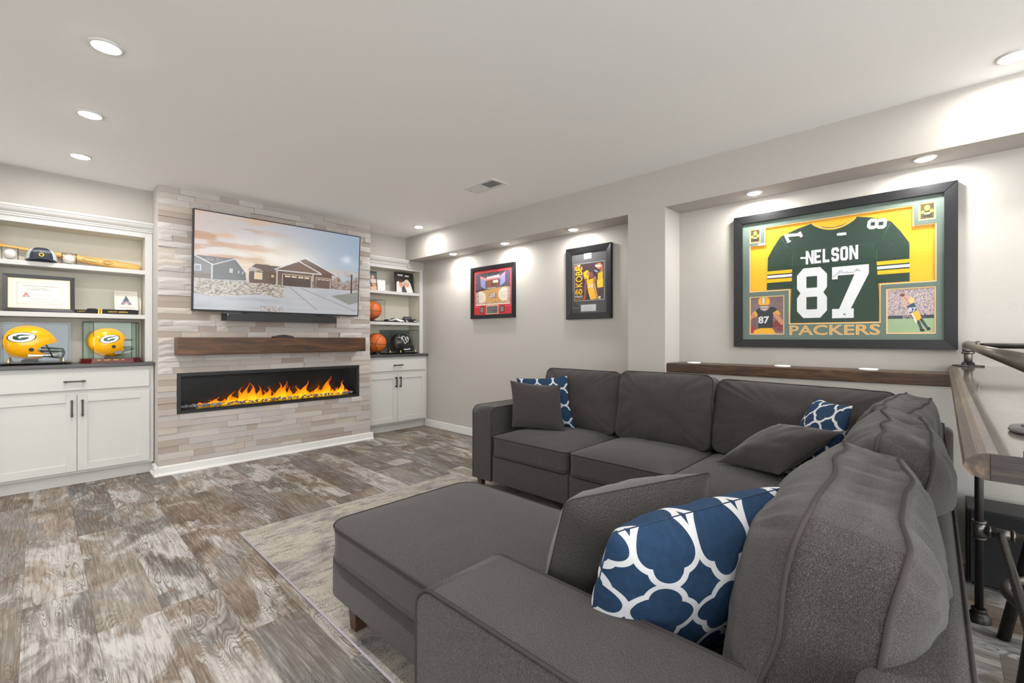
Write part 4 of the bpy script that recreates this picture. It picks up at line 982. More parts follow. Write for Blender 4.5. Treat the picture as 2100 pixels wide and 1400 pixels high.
# white card with a blue triangle
cd = thing('award_card', 'cream card with a blue triangle leaning behind the belt', 'card', (.53, 5.12, S2))
o = Vector((.452, 5.09, S2+.002)); uy = Vector((.0, .3, .95)).normalized()
c = Canvas(80, 110, (222, 217, 204)); c.poly([(.27, .58), (.5, .2), (.73, .58)], (70, 88, 104)); c.poly([(.42, .58), (.5, .44), (.58, .58)], (206, 196, 190)); c.speckle(.34, .44, .66, .58, [(196, 120, 110), (210, 210, 206)], .35)
c.rect(.15, .09, .82, .1, (160, 156, 150)); c.rect(.2, .7, .85, .715, (120, 118, 114)); c.rect(.25, .78, .7, .79, (170, 166, 160))
sheet('card_board', cd, o, ux, uy, 0, rc(0, 0, .155, .215), M['cream'], .004); c.build('print', M['print'], cd, o+ux.cross(uy)*.0045, ux, uy, .155, .215)
tag(MB().box((.6, 5.16, S2+.001), (.636, 5.19, S2+.16), .001, 1, None).build('blank_card', M['cream']), 'narrow plain cream card behind the triangle card', 'card')

# ---- right shelves
def bball(name, label, c, r=.118):
    b = tag(MB().sphere(c, r, 40, 28).build(name, M['orange']), label, 'basketball', 'basketballs on the corner shelves')
    c = Vector(c); R = Matrix.Rotation(.35, 3, 'Z') @ Matrix.Rotation(.15, 3, 'X')
    for fn_ in (lambda a: (math.cos(a), math.sin(a), 0), lambda a: (math.cos(a), 0, math.sin(a)), lambda a: (.55*math.cos(a)*1.0+.45*math.cos(a)**3, .62+.12*math.cos(2*a), .78*math.sin(a)), lambda a: (.55*math.cos(a)+.45*math.cos(a)**3, -.62-.12*math.cos(2*a), .78*math.sin(a))):
        pts = []
        for k in range(48): p = Vector(fn_(2*PI*k/48)).normalized()*r*1.0; pts.append(c+R @ p)
        MB().tube(pts, .0026, 5, closed=True).build('seam', M['ink'], b)
    return b
bball('basketball', 'orange basketball on the charcoal counter beside the black helmet', (2.90, 5.09, 1.085), .12)
tag(MB().lathe([(.075, 0), (.07, .012), (.05, .02), (.055, .03)], (2.90, 5.09, .943), n=24).build('ball_stand', M['gloss']), 'black round stand under the lower basketball', 'stand')
bball('basketball', 'orange basketball in a clear case on the middle corner shelf', (2.842, 5.10, 1.49), .115)
cc = disp_case('display_case', 'clear case around the basketball on the middle corner shelf', (2.71, 5.0, S2+.001), (2.965, 5.225, S2+.27), 'acrylic_edge', 'acrylic', base=S2+.012)
box('base_plate', (2.705, 4.995, S2+.0005), (2.97, 5.23, S2+.012), M['gloss'], cc, .002, 1); feet(cc, ((2.945, 5.02), (2.735, 5.02)), S2+.012)
MB().lathe([(.03, 0), (.028, .008), (.04, .018)], (2.842, 5.10, S2+.012), n=20).build('ring_stand', M['cherry'], cc)
h3, yy3 = helmet('football_helmet', 'black football helmet with a white outlined letter in the corner case', (3.262, 5.11, 1.09), -.12, .93, M['helmet_black'], prof1, .150, .127, -.004, (.015, .03, .07, .062, 0, w_logo), (.012, -.062))
mask_bars(h3, .93, yy3, M['black'], 'cage')
for dx in (0, .016):
    pts = []
    for k in range(15):
        a_ = PI*.62+PI*.62*k/14; x, z = (-.004+dx+.117*math.cos(a_))*.93, .118*math.sin(a_)*.93; pts.append((x, -yy3(x, z)-.001, z))
    link_local(MB().tube(pts, .0022, 5), 'stripe', M['silver'], h3)
c4 = disp_case('display_case', 'clear case with brass feet around the black helmet', (3.02, 5.0, .943), (3.455, 5.225, 1.245), 'acrylic_edge', 'acrylic', base=.96)
box('base_plate', (3.015, 4.995, .953), (3.458, 5.23, .960), M['gloss'], c4, .002, 1)
for x in (3.06, 3.42): MB().box((x-.01, 5.01, .943), (x+.01, 5.22, .953)).build('foot', M['black'], c4)
feet(c4, ((3.05, 5.02), (3.2, 5.015), (3.43, 5.02)), .96)
box('mirror_back', (3.025, 5.216, .965), (3.45, 5.22, 1.24), M['acrylic_edge'], c4)
MB().lathe([(.06, 0), (.05, .02), (.03, .025), (0, .025)], (3.25, 5.11, .96), n=20).build('helmet_rest', M['gloss'], c4)
# folded black scarf with white lettering
sc_ = thing('folded_scarf', 'crumpled black scarf with white marks on the middle corner shelf', 'scarf', (3.22, 5.06, S2))
V, F = [], []; n, m = 30, 8
for i in range(n+1):
    t = i/n; x = 2.99+.455*t; hgt = .018+.03*abs(math.sin(PI*min(1, t*1.25)))*(1 if t < .8 else 0)+(.03*(t-.8)/.2 if t > .8 else 0)+.006*math.sin(t*23)
    for k in range(m+1):
        a = PI*k/m; V.append((x+.004*math.sin(k*3+i), 5.07-.062*math.cos(a)+.012*math.sin(t*9), S2+.001+hgt*math.sin(a)**.7))
for i in range(n):
    for k in range(m): a = i*(m+1)+k; F.append((a, a+1, a+m+2, a+m+1))
link('cloth', pymesh('cloth', V, F, True), M['scarf'], sc_).modifiers.new('thickness', 'SOLIDIFY').thickness = .003
for (t0, t1, v0, v1) in ((.1, .24, .12, .24), (.22, .4, .14, .32), (.3, .5, .08, .22), (.36, .54, .03, .12), (.6, .7, .02, .2), (.9, .99, .05, .12)):
    V, F = [], []
    for i in range(7):
        t = t0+(t1-t0)*i/6; x = 2.99+.455*t; hgt = .018+.03*abs(math.sin(PI*min(1, t*1.25)))*(1 if t < .8 else 0)+(.03*(t-.8)/.2 if t > .8 else 0)+.006*math.sin(t*23)
        for u in (v0, v1): a = PI*(u+.02*math.sin(i*2.)); V.append((x, 5.07-.0655*math.cos(a)+.012*math.sin(t*9), S2+.002+hgt*1.06*math.sin(a)**.7))
    for i in range(6): F.append((2*i, 2*i+2, 2*i+3, 2*i+1))
    link('white_mark', pymesh('white_mark', V, F), M['jwhite'], sc_)
bx = thing('small_box', 'small dark grey box at the right end of the middle corner shelf', 'box', (3.41, 5.18, S2))
MB().box((3.365, 5.155, S2+.0005), (3.46, 5.225, S2+.082), .002, 1).build('box_body', M['counter'], bx); box('band', (3.364, 5.154, S2+.058), (3.461, 5.226, S2+.066), M['silver'], bx)
# photographs on the top corner shelf
pf = thing('photo_plaque', 'black photo plaque of two smiling people on the top corner shelf', 'photograph', (3.29, 5.1, S1))
o = Vector((3.145, 5.05, S1+.002)); uy = Vector((0, .13, .99)).normalized(); c = Canvas(100, 104, (30, 26, 26))
c.rect(.14, .1, .42, .17, (214, 214, 214)); c.rect(.54, .12, .76, .19, (206, 206, 206)); c.poly([(.02, 1), (.06, .5), (.2, .42), (.35, .95), (.3, 1)], (214, 210, 208)); c.ell(.3, .58, .13, .2, (206, 158, 134)); c.ell(.28, .42, .13, .09, (72, 34, 26))
c.poly([(.5, 1), (.48, .7), (.6, .38), (.8, .48), (.95, 1)], (226, 222, 214)); c.ell(.64, .6, .12, .2, (222, 164, 132)); c.ell(.62, .44, .13, .1, (214, 196, 172)); c.ell(.68, .78, .14, .06, (226, 222, 214)); c.ell(.45, .55, .05, .1, (190, 186, 190))
for x in (.26, .34, .6, .68): c.ell(x, .56, .018, .014, (70, 44, 36))
c.ell(.3, .66, .05, .015, (170, 90, 84)); c.ell(.64, .68, .05, .015, (176, 92, 84)); c.poly([(.3, 1), (.36, .76), (.5, .72), (.6, 1)], (62, 64, 72))
sheet('plaque', pf, o, ux, uy, 0, rc(0, 0, .275, .262), M['black'], .012); c.build('print', M['print'], pf, o+ux*.004+uy*.004+ux.cross(uy)*.0125, ux, uy, .267, .254)
pf = thing('photo_plaque', 'basketball player photograph half hidden by the stone wall', 'photograph', (2.82, 5.1, S1))
o = Vector((2.70, 5.05, S1+.002)); c = Canvas(60, 84, (58, 64, 66)); c.ell(.72, .3, .12, .1, (196, 140, 110)); c.poly([(.55, .42), (.9, .4), (.95, .62), (.6, .64)], (214, 206, 200)); c.speckle(.5, .4, .98, .62, [(150, 60, 50), (214, 200, 190)], .5)
c.ell(.78, .74, .14, .13, (200, 120, 60)); c.poly([(.5, .85), (.95, .8), (.95, 1), (.5, 1)], (206, 160, 130))
sheet('plaque', pf, o, ux, uy, 0, rc(0, 0, .19, .235), M['black'], .01); c.build('print', M['print'], pf, o+ux*.006+uy*.006+ux.cross(uy)*.0105, ux, uy, .178, .223)
tag(MB().box((2.9, 5.15, S1+.001), (3.06, 5.2, S1+.15), .002, 1).build('white_box', M['puck']), 'plain white box between the two photographs on the top corner shelf', 'box')
tag(MB().lathe([(.026, 0), (.026, -.010), (.022, -.014), (0, -.014)], (3.045, 5.06, S2-.0365), n=20).build('puck_light', M['silver']), 'small round puck light under the middle corner shelf', 'light')

# ---- pictures on the right wall: seen with ux along -Y, uy up, normal -X
RX, RU, RN = Vector((0, -1, 0)), Vector((0, 0, 1)), Vector((-1, 0, 0))
# red arena picture
rp = thing('framed_picture', 'red matted basketball arena picture in a black frame', 'picture frame', (XN, 3.64, 1.36))
o = Vector((XN-.001, 3.99, 1.366)); w, h = .70, .588
frame_bars(rp, o, RX, RU, w, h, .042, .03, M['frame'], .006)
sheet('mat_board', rp, o, RX, RU, .008, rc(.035, .035, w-.035, h-.035), M['redmat'], .002)
mb = MB()
for a in (rc(.062, .13, .066, h-.058), rc(w-.066, .13, w-.062, h-.058), rc(.062, h-.062, w-.062, h-.058), rc(.062, .13, .2, .133), rc(.25, .13, .26, .133), rc(.44, .13, .47, .133), rc(.55, .13, w-.062, .133)): mb.prism(a, .0006, o+RN*.0102, RX, RU)
mb.build('mat_line', plain('pink_line', (240, 150, 146), .6), rp)
c = Canvas(150, 120, (52, 50, 64))
c.speckle(0, 0, 1, .5, [(60, 58, 84), (96, 70, 84), (40, 40, 52), (150, 120, 130), (76, 84, 116)], 1); c.poly([(.1, .08), (.9, .04), (.8, .0), (.2, .02)], (62, 64, 60))
c.poly([(.14, .12), (.3, .2), (.3, .5), (.16, .4)], (150, 156, 200)); c.poly([(.86, .08), (.72, .18), (.72, .46), (.86, .34)], (150, 156, 206)); c.poly([(.14, .08), (.3, .16), (.72, .14), (.88, .03), (.86, .1), (.72, .22), (.3, .24), (.14, .16)], (226, 150, 160)); c.poly([(.34, .13), (.7, .1), (.7, .17), (.34, .2)], (232, 218, 222))
c.poly([(.34, .24), (.68, .21), (.68, .44), (.34, .46)], (150, 84, 56)); c.rect(.52, .25, .66, .33, (236, 226, 214)); c.rect(.46, .33, .62, .42, (110, 90, 60)); c.rect(.3, .46, .7, .52, (120, 112, 110)); c.rect(.36, .475, .6, .495, (220, 216, 210))
c.poly([(.0, .6), (.15, .55), (.85, .47), (1, .5), (1, .95), (0, .98)], (212, 164, 96)); c.ell(.14, .76, .17, .2, (232, 222, 206)); c.ell(.84, .7, .17, .2, (234, 224, 208)); c.speckle(.04, .66, .22, .86, [(206, 150, 120), (232, 222, 206)], .35); c.speckle(.74, .6, .94, .8, [(206, 150, 120), (234, 224, 208)], .4)
c.poly([(.4, .78), (.46, .66), (.58, .64), (.56, .76)], (236, 234, 236)); c.speckle(.4, .64, .62, .8, [(70, 60, 90), (120, 90, 140)], .4); c.speckle(0, .58, .1, 1, [(60, 50, 56), (180, 160, 150), (222, 214, 206)], .9); c.speckle(.92, .5, 1, .95, [(60, 50, 56), (180, 160, 150), (222, 214, 206)], .9)
c.speckle(.02, .9, 1, .97, [(120, 60, 50), (212, 164, 96), (232, 220, 206)], .7); c.rect(0, .965, 1, 1, (246, 236, 222))
c.build('print', M['print'], rp, o+RX*.075+RU*.15+RN*.0108, RX, RU, w-.15, h-.225)
for x0, x1, y0, y1 in ((.155, .205, .07, .125), (.26, .435, .055, .135), (.48, .53, .07, .125)):
    sheet('plate_border', rp, o, RX, RU, .0105, rc(x0-.008, y0-.008, x1+.008, y1+.008), M['bevel'] if x1-x0 > .1 else M['ink'], .0008)
    c = Canvas(40, 30, (96, 96, 92) if x1-x0 > .1 else (150, 140, 140)); c.speckle(.05, .1, .95, .9, [(150, 150, 146), (70, 70, 68)], .5); c.build('plate', M['print'], rp, o+RX*x0+RU*y0+RN*.0118, RX, RU, x1-x0, y1-y0)
sheet('glass_pane', rp, o, RX, RU, .016, rc(.03, .03, w-.03, h-.03), M['glass'], .0015)
# tall basketball picture
kp = thing('framed_picture', 'tall black framed basketball player picture with charcoal mat', 'picture frame', (XN, 2.36, 1.32))
o = Vector((XN-.001, 2.606, 1.322)); w, h = .49, .668
frame_bars(kp, o, RX, RU, w, h, .055, .034, M['frame'], .014)
sheet('mat_board', kp, o, RX, RU, .008, rc(.045, .045, w-.045, h-.045), M['greymat'], .002)
px0, px1, py0, py1 = .088, .405, .175, .512
sheet('photo_border', kp, o, RX, RU, .0102, rc(px0-.008, py0-.008, px1+.008, py1+.008), M['silver'], .0012)
c = Canvas(110, 120, (44, 32, 40)); c.put(np.clip(c.fbm(5, 5, 31)-.35, 0, 1)*2, (84, 52, 52), .6); c.rect(0, 0, .28, 1, (56, 46, 24)); c.rect(.3, .0, 1, .2, (62, 40, 44), .5)
Yl = (246, 186, 26); SK = (140, 84, 64)
c.ell(.1, .1, .11, .08, (204, 96, 60)); c.ell(.31, .21, .06, .06, (70, 44, 38)); c.poly([(.3, .25), (.44, .18), (.52, .3), (.48, .46), (.36, .44)], Yl); c.ell(.47, .28, .05, .08, (186, 128, 92)); c.line(.22, .28, .3, .36, .03, (76, 76, 130)); c.line(.4, .44, .36, .92, .035, (132, 72, 62)); c.line(.36, .92, .32, .97, .03, (200, 50, 40))
c.ell(.58, .33, .075, .09, (120, 76, 66)); c.poly([(.42, .46), (.7, .42), (.72, .62), (.8, .97), (.56, 1), (.48, .8)], Yl); c.line(.7, .42, .68, .54, .045, (176, 108, 76)); c.line(.66, .6, .76, .95, .012, (96, 76, 150))
c.ell(.84, .11, .09, .08, (222, 126, 70)); c.ell(.9, .25, .04, .05, (150, 92, 66)); c.line(.93, .1, .94, .24, .025, (176, 116, 90)); c.poly([(.8, .3), (.96, .27), (.96, .46), (.8, .48)], Yl); c.poly([(.77, .48), (.97, .46), (.97, .68), (.78, .7)], (250, 206, 20)); c.line(.82, .7, .8, .92, .02, (96, 66, 60)); c.line(.93, .7, .94, .92, .02, (90, 62, 58)); c.line(.7, .22, .78, .26, .02, (150, 160, 200))
c.rect(.1, .02, .2, .07, (234, 206, 120)); c.rect(.82, .92, .89, .98, (230, 226, 170)); c.rect(.0, .955, .26, .965, (250, 190, 30))
c.build('print', M['print'], kp, o+RX*px0+RU*py0+RN*.012, RX, RU, px1-px0, py1-py0)
pw_, ph_ = px1-px0, py1-py0; q0 = o+RX*px0+RU*py0+RN*.0122
text('lettering', 'KOBE', M['jgold'], kp, q0+RX*(.275*pw_)+RU*(.37*ph_), RU, -RX, .55*ph_, .245*pw_, .01)
text('lettering', '60', M['jgold'], kp, q0+RX*(.02*pw_)+RU*(.16*ph_), RX, RU, .25*pw_, .16*ph_, .02)
text('lettering', 'POINTS', M['jwhite'], kp, q0+RX*(.02*pw_)+RU*(.075*ph_), RX, RU, .26*pw_, .06*ph_, .02)
text('lettering', '24', M['jwhite'], kp, q0+RX*(.47*pw_)+RU*(.33*ph_), RX, RU, .17*pw_, .1*ph_, .02)
for x0, x1, y0, y1 in ((.19, .275, .55, .61), (.155, .325, .068, .135)):
    sheet('plate', kp, o, RX, RU, .0102, rc(x0, y0, x1, y1), M['silver'], .0012)
    c = Canvas(40, 22, (206, 206, 208))
    for k in range(4): c.rect(.12, .16+.2*k, .88-.1*(k % 2), .2+.2*k, (130, 130, 134))
    c.build('plate_print', M['print'], kp, o+RX*(x0+.006)+RU*(y0+.006)+RN*.0118, RX, RU, x1-x0-.012, y1-y0-.012)
sheet('glass_pane', kp, o, RX, RU, .019, rc(.05, .05, w-.05, h-.05), M['glass'], .0015)

# ---- jersey frame
jf = thing('jersey_frame', 'large black framed green and gold football jersey', 'jersey frame', (XN, .52, 1.085))
o = Vector((XN-.001, 1.097, 1.083)); w, h = 1.154, .929
frame_bars(jf, o, RX, RU, w, h, .055, .04, M['frame'], .002)
sheet('gold_backing', jf, o, RX, RU, .004, rc(.05, .05, w-.05, h-.05), M['gold_mat'], .002)
WIN = [(.104, .391), (.347, .391), (.347, .16), (.820, .16), (.820, .388), (1.064, .388), (1.064, .710), (.969, .710), (.969, .830), (.198, .830), (.198, .711), (.104, .711)]
def mat_with_hole(name, off, d, win, holes, mat):
    """board with cut-outs, made from the outer rectangle minus polygons by a plane sweep over grid cells"""
    xs = sorted({.05, w-.05, *[p[0] for q in [win]+holes for p in q]}); ys = sorted({.05, h-.05, *[p[1] for q in [win]+holes for p in q]})
    def inside(q, x, y):
        r = False
        for (x1, y1), (x2, y2) in zip(q, q[1:]+q[:1]):
            if (y1 > y) != (y2 > y) and x < (x2-x1)*(y-y1)/(y2-y1)+x1: r = not r
        return r
    mb = MB()
    for xa, xb in zip(xs, xs[1:]):
        for ya, yb in zip(ys, ys[1:]):
            if not any(inside(q, (xa+xb)/2, (ya+yb)/2) for q in [win]+holes): mb.prism(rc(xa, ya, xb, yb), d, o+RN*off, RX, RU)
    return mb.build(name, mat, jf)
def grow(q, g):
    out = []; n = len(q)
    for i in range(n):
        a, b, c_ = Vector(q[i-1]), Vector(q[i]), Vector(q[(i+1) % n]); e1 = (b-a).normalized(); e2 = (c_-b).normalized(); n1 = Vector((e1.y, -e1.x)); n2 = Vector((e2.y, -e2.x)); out.append(tuple(b+(n1+n2)*g))
    return out
PH = [rc(.104, .093, .311, .350), rc(.854, .094, 1.061, .352), rc(.104, .738, .165, .826), rc(.998, .742, 1.06, .831)]
mat_with_hole('bevel_board', .0155, .0012, WIN, PH, M['bevel'])
mat_with_hole('mat_board', .0168, .0022, grow(WIN, .0045), [grow(q, .0045) for q in PH], M['green_mat'])
mat_with_hole('inner_bevel_board', .0140, .0012, grow(WIN, -.004), [grow(q, -.003) for q in PH], M['amber'])
# jersey cloth
JB = [(.471, .813), (.40, .795), (.292, .756), (.36, .62), (.362, .55), (.349, .15), (.822, .15), (.803, .55), (.803, .60), (.871, .757), (.78, .797), (.707, .815), (.665, .785), (.594, .768), (.515, .785)]
sheet('jersey_body', jf, o, RX, RU, .0062, JB, M['jersey'], .005)
sheet('sleeve', jf, o, RX, RU, .0062, [(.292, .756), (.25, .69), (.214, .619), (.208, .395), (.362, .395), (.362, .55), (.36, .62)], M['jersey'], .0042)
sheet('sleeve', jf, o, RX, RU, .0062, [(.803, .60), (.803, .395), (.954, .395), (.953, .618), (.915, .69), (.871, .757)], M['jersey'], .0042)
for a, b in (((.295, .75), (.362, .615)), ((.362, .615), (.36, .4)), ((.868, .75), (.803, .6)), ((.803, .6), (.803, .4))):
    MB().tube([o+RX*a[0]+RU*a[1]+RN*.0108, o+RX*b[0]+RU*b[1]+RN*.0108], .0016, 5).build('seam', plain('seam_thread', (52, 84, 66), .8), jf)
for x0, x1 in ((.2105, .362), (.803, .954)):
    for y0, y1, mt_ in ((.503, .525, 'jgold'), (.478, .495, 'jwhite'), (.446, .470, 'jgold')): sheet('sleeve_stripe', jf, o, RX, RU, .0106, rc(x0, y0, x1, y1), M[mt_], .0006)
for k, (dr, mt_) in enumerate(((0, 'jgold'), (.009, 'jwhite'), (.015, 'jgold'))):
    pts = [(.473+.2325*i/20, .822-dr*1.0-.052*math.sin(PI*i/20)**.8) for i in range(21)]
    up_ = [(x, y+(.008 if k != 1 else .004)) for x, y in pts]
    sheet('collar_band', jf, o, RX, RU, .0108+.0004*k, pts+up_[::-1], M[mt_], .0006)
mb = MB()
for a, b in (((.374, .642), (.787, .638)), ((.787, .638), (.79, .533)), ((.79, .533), (.367, .547)), ((.367, .547), (.374, .642))): mb.tube([o+RX*a[0]+RU*a[1]+RN*.0112, o+RX*b[0]+RU*b[1]+RN*.0112], .0012, 5)
mb.build('name_plate_seam', bpy.data.materials['seam_thread'], jf)
# block numerals and letters
def glyph(name, polys, x, y, gw, gh, mat=None, rot=0., off=.0115):
    """polys: list of (outline, holes) in a unit box"""
    bm = bmesh.new(); q0_ = o+RN*off
    for outl in polys:
        vs = []
        for (u, v_) in outl:
            a, b = (u-.5)*gw, (v_-.5)*gh; c_, s_ = math.cos(rot), math.sin(rot); a, b = a*c_-b*s_, a*s_+b*c_; vs.append(bm.verts.new(q0_+RX*(x+gw/2+a)+RU*(y+gh/2+b)))
        bm.faces.new(vs)
    bmesh.ops.remove_doubles(bm, verts=bm.verts, dist=1e-6); r = bmesh.ops.extrude_face_region(bm, geom=bm.faces[:])
    for v_ in r['geom']:
        if isinstance(v_, bmesh.types.BMVert): v_.co += RN*.0012
    bmesh.ops.recalc_face_normals(bm, faces=bm.faces); me = bpy.data.meshes.new(name); bm.to_mesh(me); bm.free(); return link(name, me, mat or M['jwhite'], jf)
def ring8():
    a = .22; L = []
    o1 = [(a, 0), (1-a, 0), (1, .16), (1, .40), (.88, .5), (1, .6), (1, .84), (1-a, 1), (a, 1), (0, .84), (0, .6), (.12, .5), (0, .40), (0, .16)]
    return [[(a, 0), (1-a, 0), (1, .14), (.68, .17), (.32, .17), (0, .14)], [(0, .14), (.32, .17), (.32, .42), (.12, .5), (0, .4)], [(1, .14), (1, .4), (.88, .5), (.68, .42), (.68, .17)], [(.12, .5), (.32, .42), (.68, .42), (.88, .5), (.68, .6), (.32, .6)],
            [(.12, .5), (.32, .6), (.32, .83), (0, .86), (0, .6)], [(.88, .5), (1, .6), (1, .86), (.68, .83), (.68, .6)], [(0, .86), (.32, .83), (.68, .83), (1, .86), (1-a, 1), (a, 1)]]
G7 = [[(0, .75), (.3, .83), (.3, .83), (0, 1)][:0] or [(0, .76), (.16, .76), (.16, .83), (.62, .83), (1, .83), (1, 1), (0, 1)], [(.2, .18), (.52, .18), (1, .83), (.62, .83)], [(0, 0), (.6, 0), (.6, .18), (.52, .18), (.2, .18), (0, .18)]]
glyph('numeral', ring8(), .389, .196, .166, .328); glyph('numeral', G7, .582, .190, .185, .325)
glyph('shoulder_numeral', ring8(), .7745, .708, .062, .092, rot=PI/2-.12, off=.012); glyph('shoulder_numeral', G7, .338, .702, .06, .095, rot=-PI/2+.35+PI, off=.012)
LT = {'N': [[(0, 0), (.3, 0), (.3, 1), (0, 1)], [(.7, 0), (1, 0), (1, 1), (.7, 1)], [(.3, 1), (.3, .62), (.7, 0), (.7, .38)]],
      'E': [[(0, 0), (.34, 0), (.34, 1), (0, 1)], [(.34, 0), (1, 0), (1, .19), (.34, .19)], [(.34, .41), (.85, .41), (.85, .59), (.34, .59)], [(.34, .81), (1, .81), (1, 1), (.34, 1)]],
      'L': [[(0, 0), (.36, 0), (.36, 1), (0, 1)], [(.36, 0), (1, 0), (1, .2), (.36, .2)]],
      'O': [[(.2, 0), (.8, 0), (1, .15), (.66, .2), (.34, .2), (0, .15)], [(0, .15), (.34, .2), (.34, .8), (0, .85)], [(1, .15), (1, .85), (.66, .8), (.66, .2)], [(0, .85), (.34, .8), (.66, .8), (1, .85), (.8, 1), (.2, 1)]],
      'S': [[(.2, 0), (.8, 0), (1, .15), (.66, .2), (.34, .2), (0, .15)], [(0, .15), (.34, .2), (.34, .32), (0, .32)], [(1, .15), (1, .45), (.8, .6), (.66, .4), (.66, .2)], [(.8, .6), (.34, .6), (.2, .42), (.66, .4)][::1], [(.2, .42), (.34, .6), (.34, .8), (0, .85), (0, .57)], [(0, .85), (.34, .8), (.66, .8), (1, .85), (.8, 1), (.2, 1)], [(.66, .68), (1, .68), (1, .85), (.66, .8)]]}
for k, (ch_, gw) in enumerate(zip('NELSON', (.044, .038, .036, .04, .04, .044))): glyph('letter', LT[ch_], .439+k*.0464, .549+.0006*k, gw, .088)
mb = MB()
for st in ([(.60, .463), (.625, .492), (.618, .466), (.634, .488), (.64, .472), (.652, .474), (.66, .482), (.664, .47), (.672, .476), (.69, .47), (.715, .497)], [(.705, .49), (.712, .478), (.722, .488), (.724, .476)], [(.60, .463), (.585, .452)]):
    mb.tube([o+RX*a+RU*b+RN*.0132 for a, b in st], .0011, 4)
mb.build('signature', M['ink'], jf)
sheet('hologram_sticker', jf, o, RX, RU, .0128, rc(.640, .209, .652, .218), M['grey'], .0003); sheet('hologram_sticker', jf, o, RX, RU, .0128, rc(.622, .207, .637, .221), M['puck'], .0003)
text('lettering_edge', 'PACKERS', M['bevel'], jf, o+RX*.347+RU*.084+RN*.0192, RX, RU, .474, .064, .016); text('lettering', 'PACKERS', M['amber'], jf, o+RX*.3505+RU*.0875+RN*.0196, RX, RU, .468, .058, -.006)
# the four small photographs
def player_front(c):
    c.put(np.clip(c.fbm(4, 4, 41)*1.3-.3, 0, 1), (150, 130, 134), .7); c.rect(.0, .5, .2, 1, (110, 66, 66), .5)
    c.poly([(.12, .4), (.3, .28), (.7, .28), (.85, .38), (.78, .56), (.68, .52), (.68, .86), (.24, .86), (.26, .55), (.2, .48)], (32, 40, 48)); c.poly([(.06, .44), (.16, .36), (.24, .48), (.16, .56)], (226, 170, 60)); c.poly([(.68, .44), (.82, .36), (.9, .48), (.72, .56)], (226, 170, 60))
    c.ell(.44, .2, .15, .18, (196, 140, 112)); c.ell(.42, .13, .17, .14, (246, 180, 20)); c.rect(.37, .0, .45, .18, (226, 222, 214)); c.line(.36, .0, .36, .18, .008, (40, 60, 50)); c.line(.46, 0, .46, .18, .008, (40, 60, 50)); c.ell(.43, .31, .13, .06, (206, 196, 190), .8); c.line(.3, .24, .58, .24, .012, (90, 90, 92)); c.line(.3, .31, .58, .31, .012, (90, 90, 92))
    c.poly([(.1, .9), (.3, .84), (.66, .84), (.78, 1), (.1, 1)], (244, 180, 20)); c.ell(.84, .78, .17, .13, (130, 40, 36), rot=.4); c.line(.76, .5, .94, .7, .06, (206, 140, 106)); c.line(.02, .56, .1, .5, .05, (206, 140, 106)); c.ell(.06, .88, .07, .09, (180, 30, 40)); c.speckle(.7, .8, .98, .9, [(30, 20, 24), (190, 130, 120)], .3)
def player_catch(c):
    c.speckle(0, 0, 1, .64, [(216, 206, 206), (190, 150, 140), (120, 110, 150), (226, 196, 150), (160, 160, 190), (90, 80, 100)], 1); c.rect(0, .60, 1, .68, (52, 60, 74)); c.speckle(.35, .60, .6, .68, [(200, 180, 160), (50, 50, 60)], .6); c.rect(0, .67, 1, 1, (146, 172, 130)); c.put((c.Y > .67)*c.fbm(8, 8, 3), (170, 190, 150), .5)
    c.ell(.34, .15, .06, .03, (110, 60, 44)); c.line(.4, .16, .52, .3, .022, (214, 160, 130)); c.line(.34, .2, .42, .36, .022, (214, 160, 130)); c.ell(.52, .28, .06, .07, (230, 196, 120)); c.poly([(.42, .4), (.58, .32), (.63, .48), (.5, .56)], (40, 68, 92)); c.poly([(.52, .55), (.66, .5), (.74, .7), (.62, .76)], (240, 180, 40)); c.line(.53, .56, .62, .76, .012, (236, 236, 236)); c.line(.66, .74, .72, .9, .03, (40, 64, 66)); c.line(.72, .7, .82, .86, .03, (40, 64, 66)); c.ell(.74, .93, .05, .03, (24, 24, 26)); c.ell(.86, .9, .04, .04, (24, 24, 26)); c.poly([(.75, .52), (.82, .6), (.95, .62), (.93, .65), (.8, .64)], (36, 40, 54))
def card(c):
    c.put(np.clip(c.fbm(4, 4, 51)*1.5-.4, 0, 1), (140, 120, 60), .6); c.ell(.5, .3, .17, .16, (224, 186, 70)); c.poly([(.2, .5), (.8, .48), (.75, .85), (.28, .85)], (36, 40, 34)); c.ell(.22, .52, .12, .1, (214, 176, 70)); c.ell(.78, .5, .12, .1, (214, 176, 70)); c.rect(.3, .56, .7, .7, (196, 186, 140), .7)
for q, fn_, nx, ny, bgc in zip(PH, (player_front, player_catch, card, card), (90, 90, 36, 36), (110, 110, 50, 50), ((120, 96, 98), (200, 190, 190), (60, 54, 34), (60, 54, 34))):
    c = Canvas(nx, ny, bgc); fn_(c); x0, y0 = q[0]; x1, y1 = q[2]; c.build('photograph', M['print'], jf, o+RX*(x0-.002)+RU*(y0-.002)+RN*.0136, RX, RU, x1-x0+.004, y1-y0+.004)
text('photo_number', '87', M['jwhite'], jf, o+RX*.155+RU*.165+RN*.0139, RX, RU, .068, .05, .03, .0); text('photo_number', '87', M['jwhite'], jf, o+RX*.948+RU*.216+RN*.0139, RX, RU, .034, .026, .02, .0)
sheet('glass_pane', jf, o, RX, RU, .026, rc(.05, .05, w-.05, h-.05), M['glass'], .002)

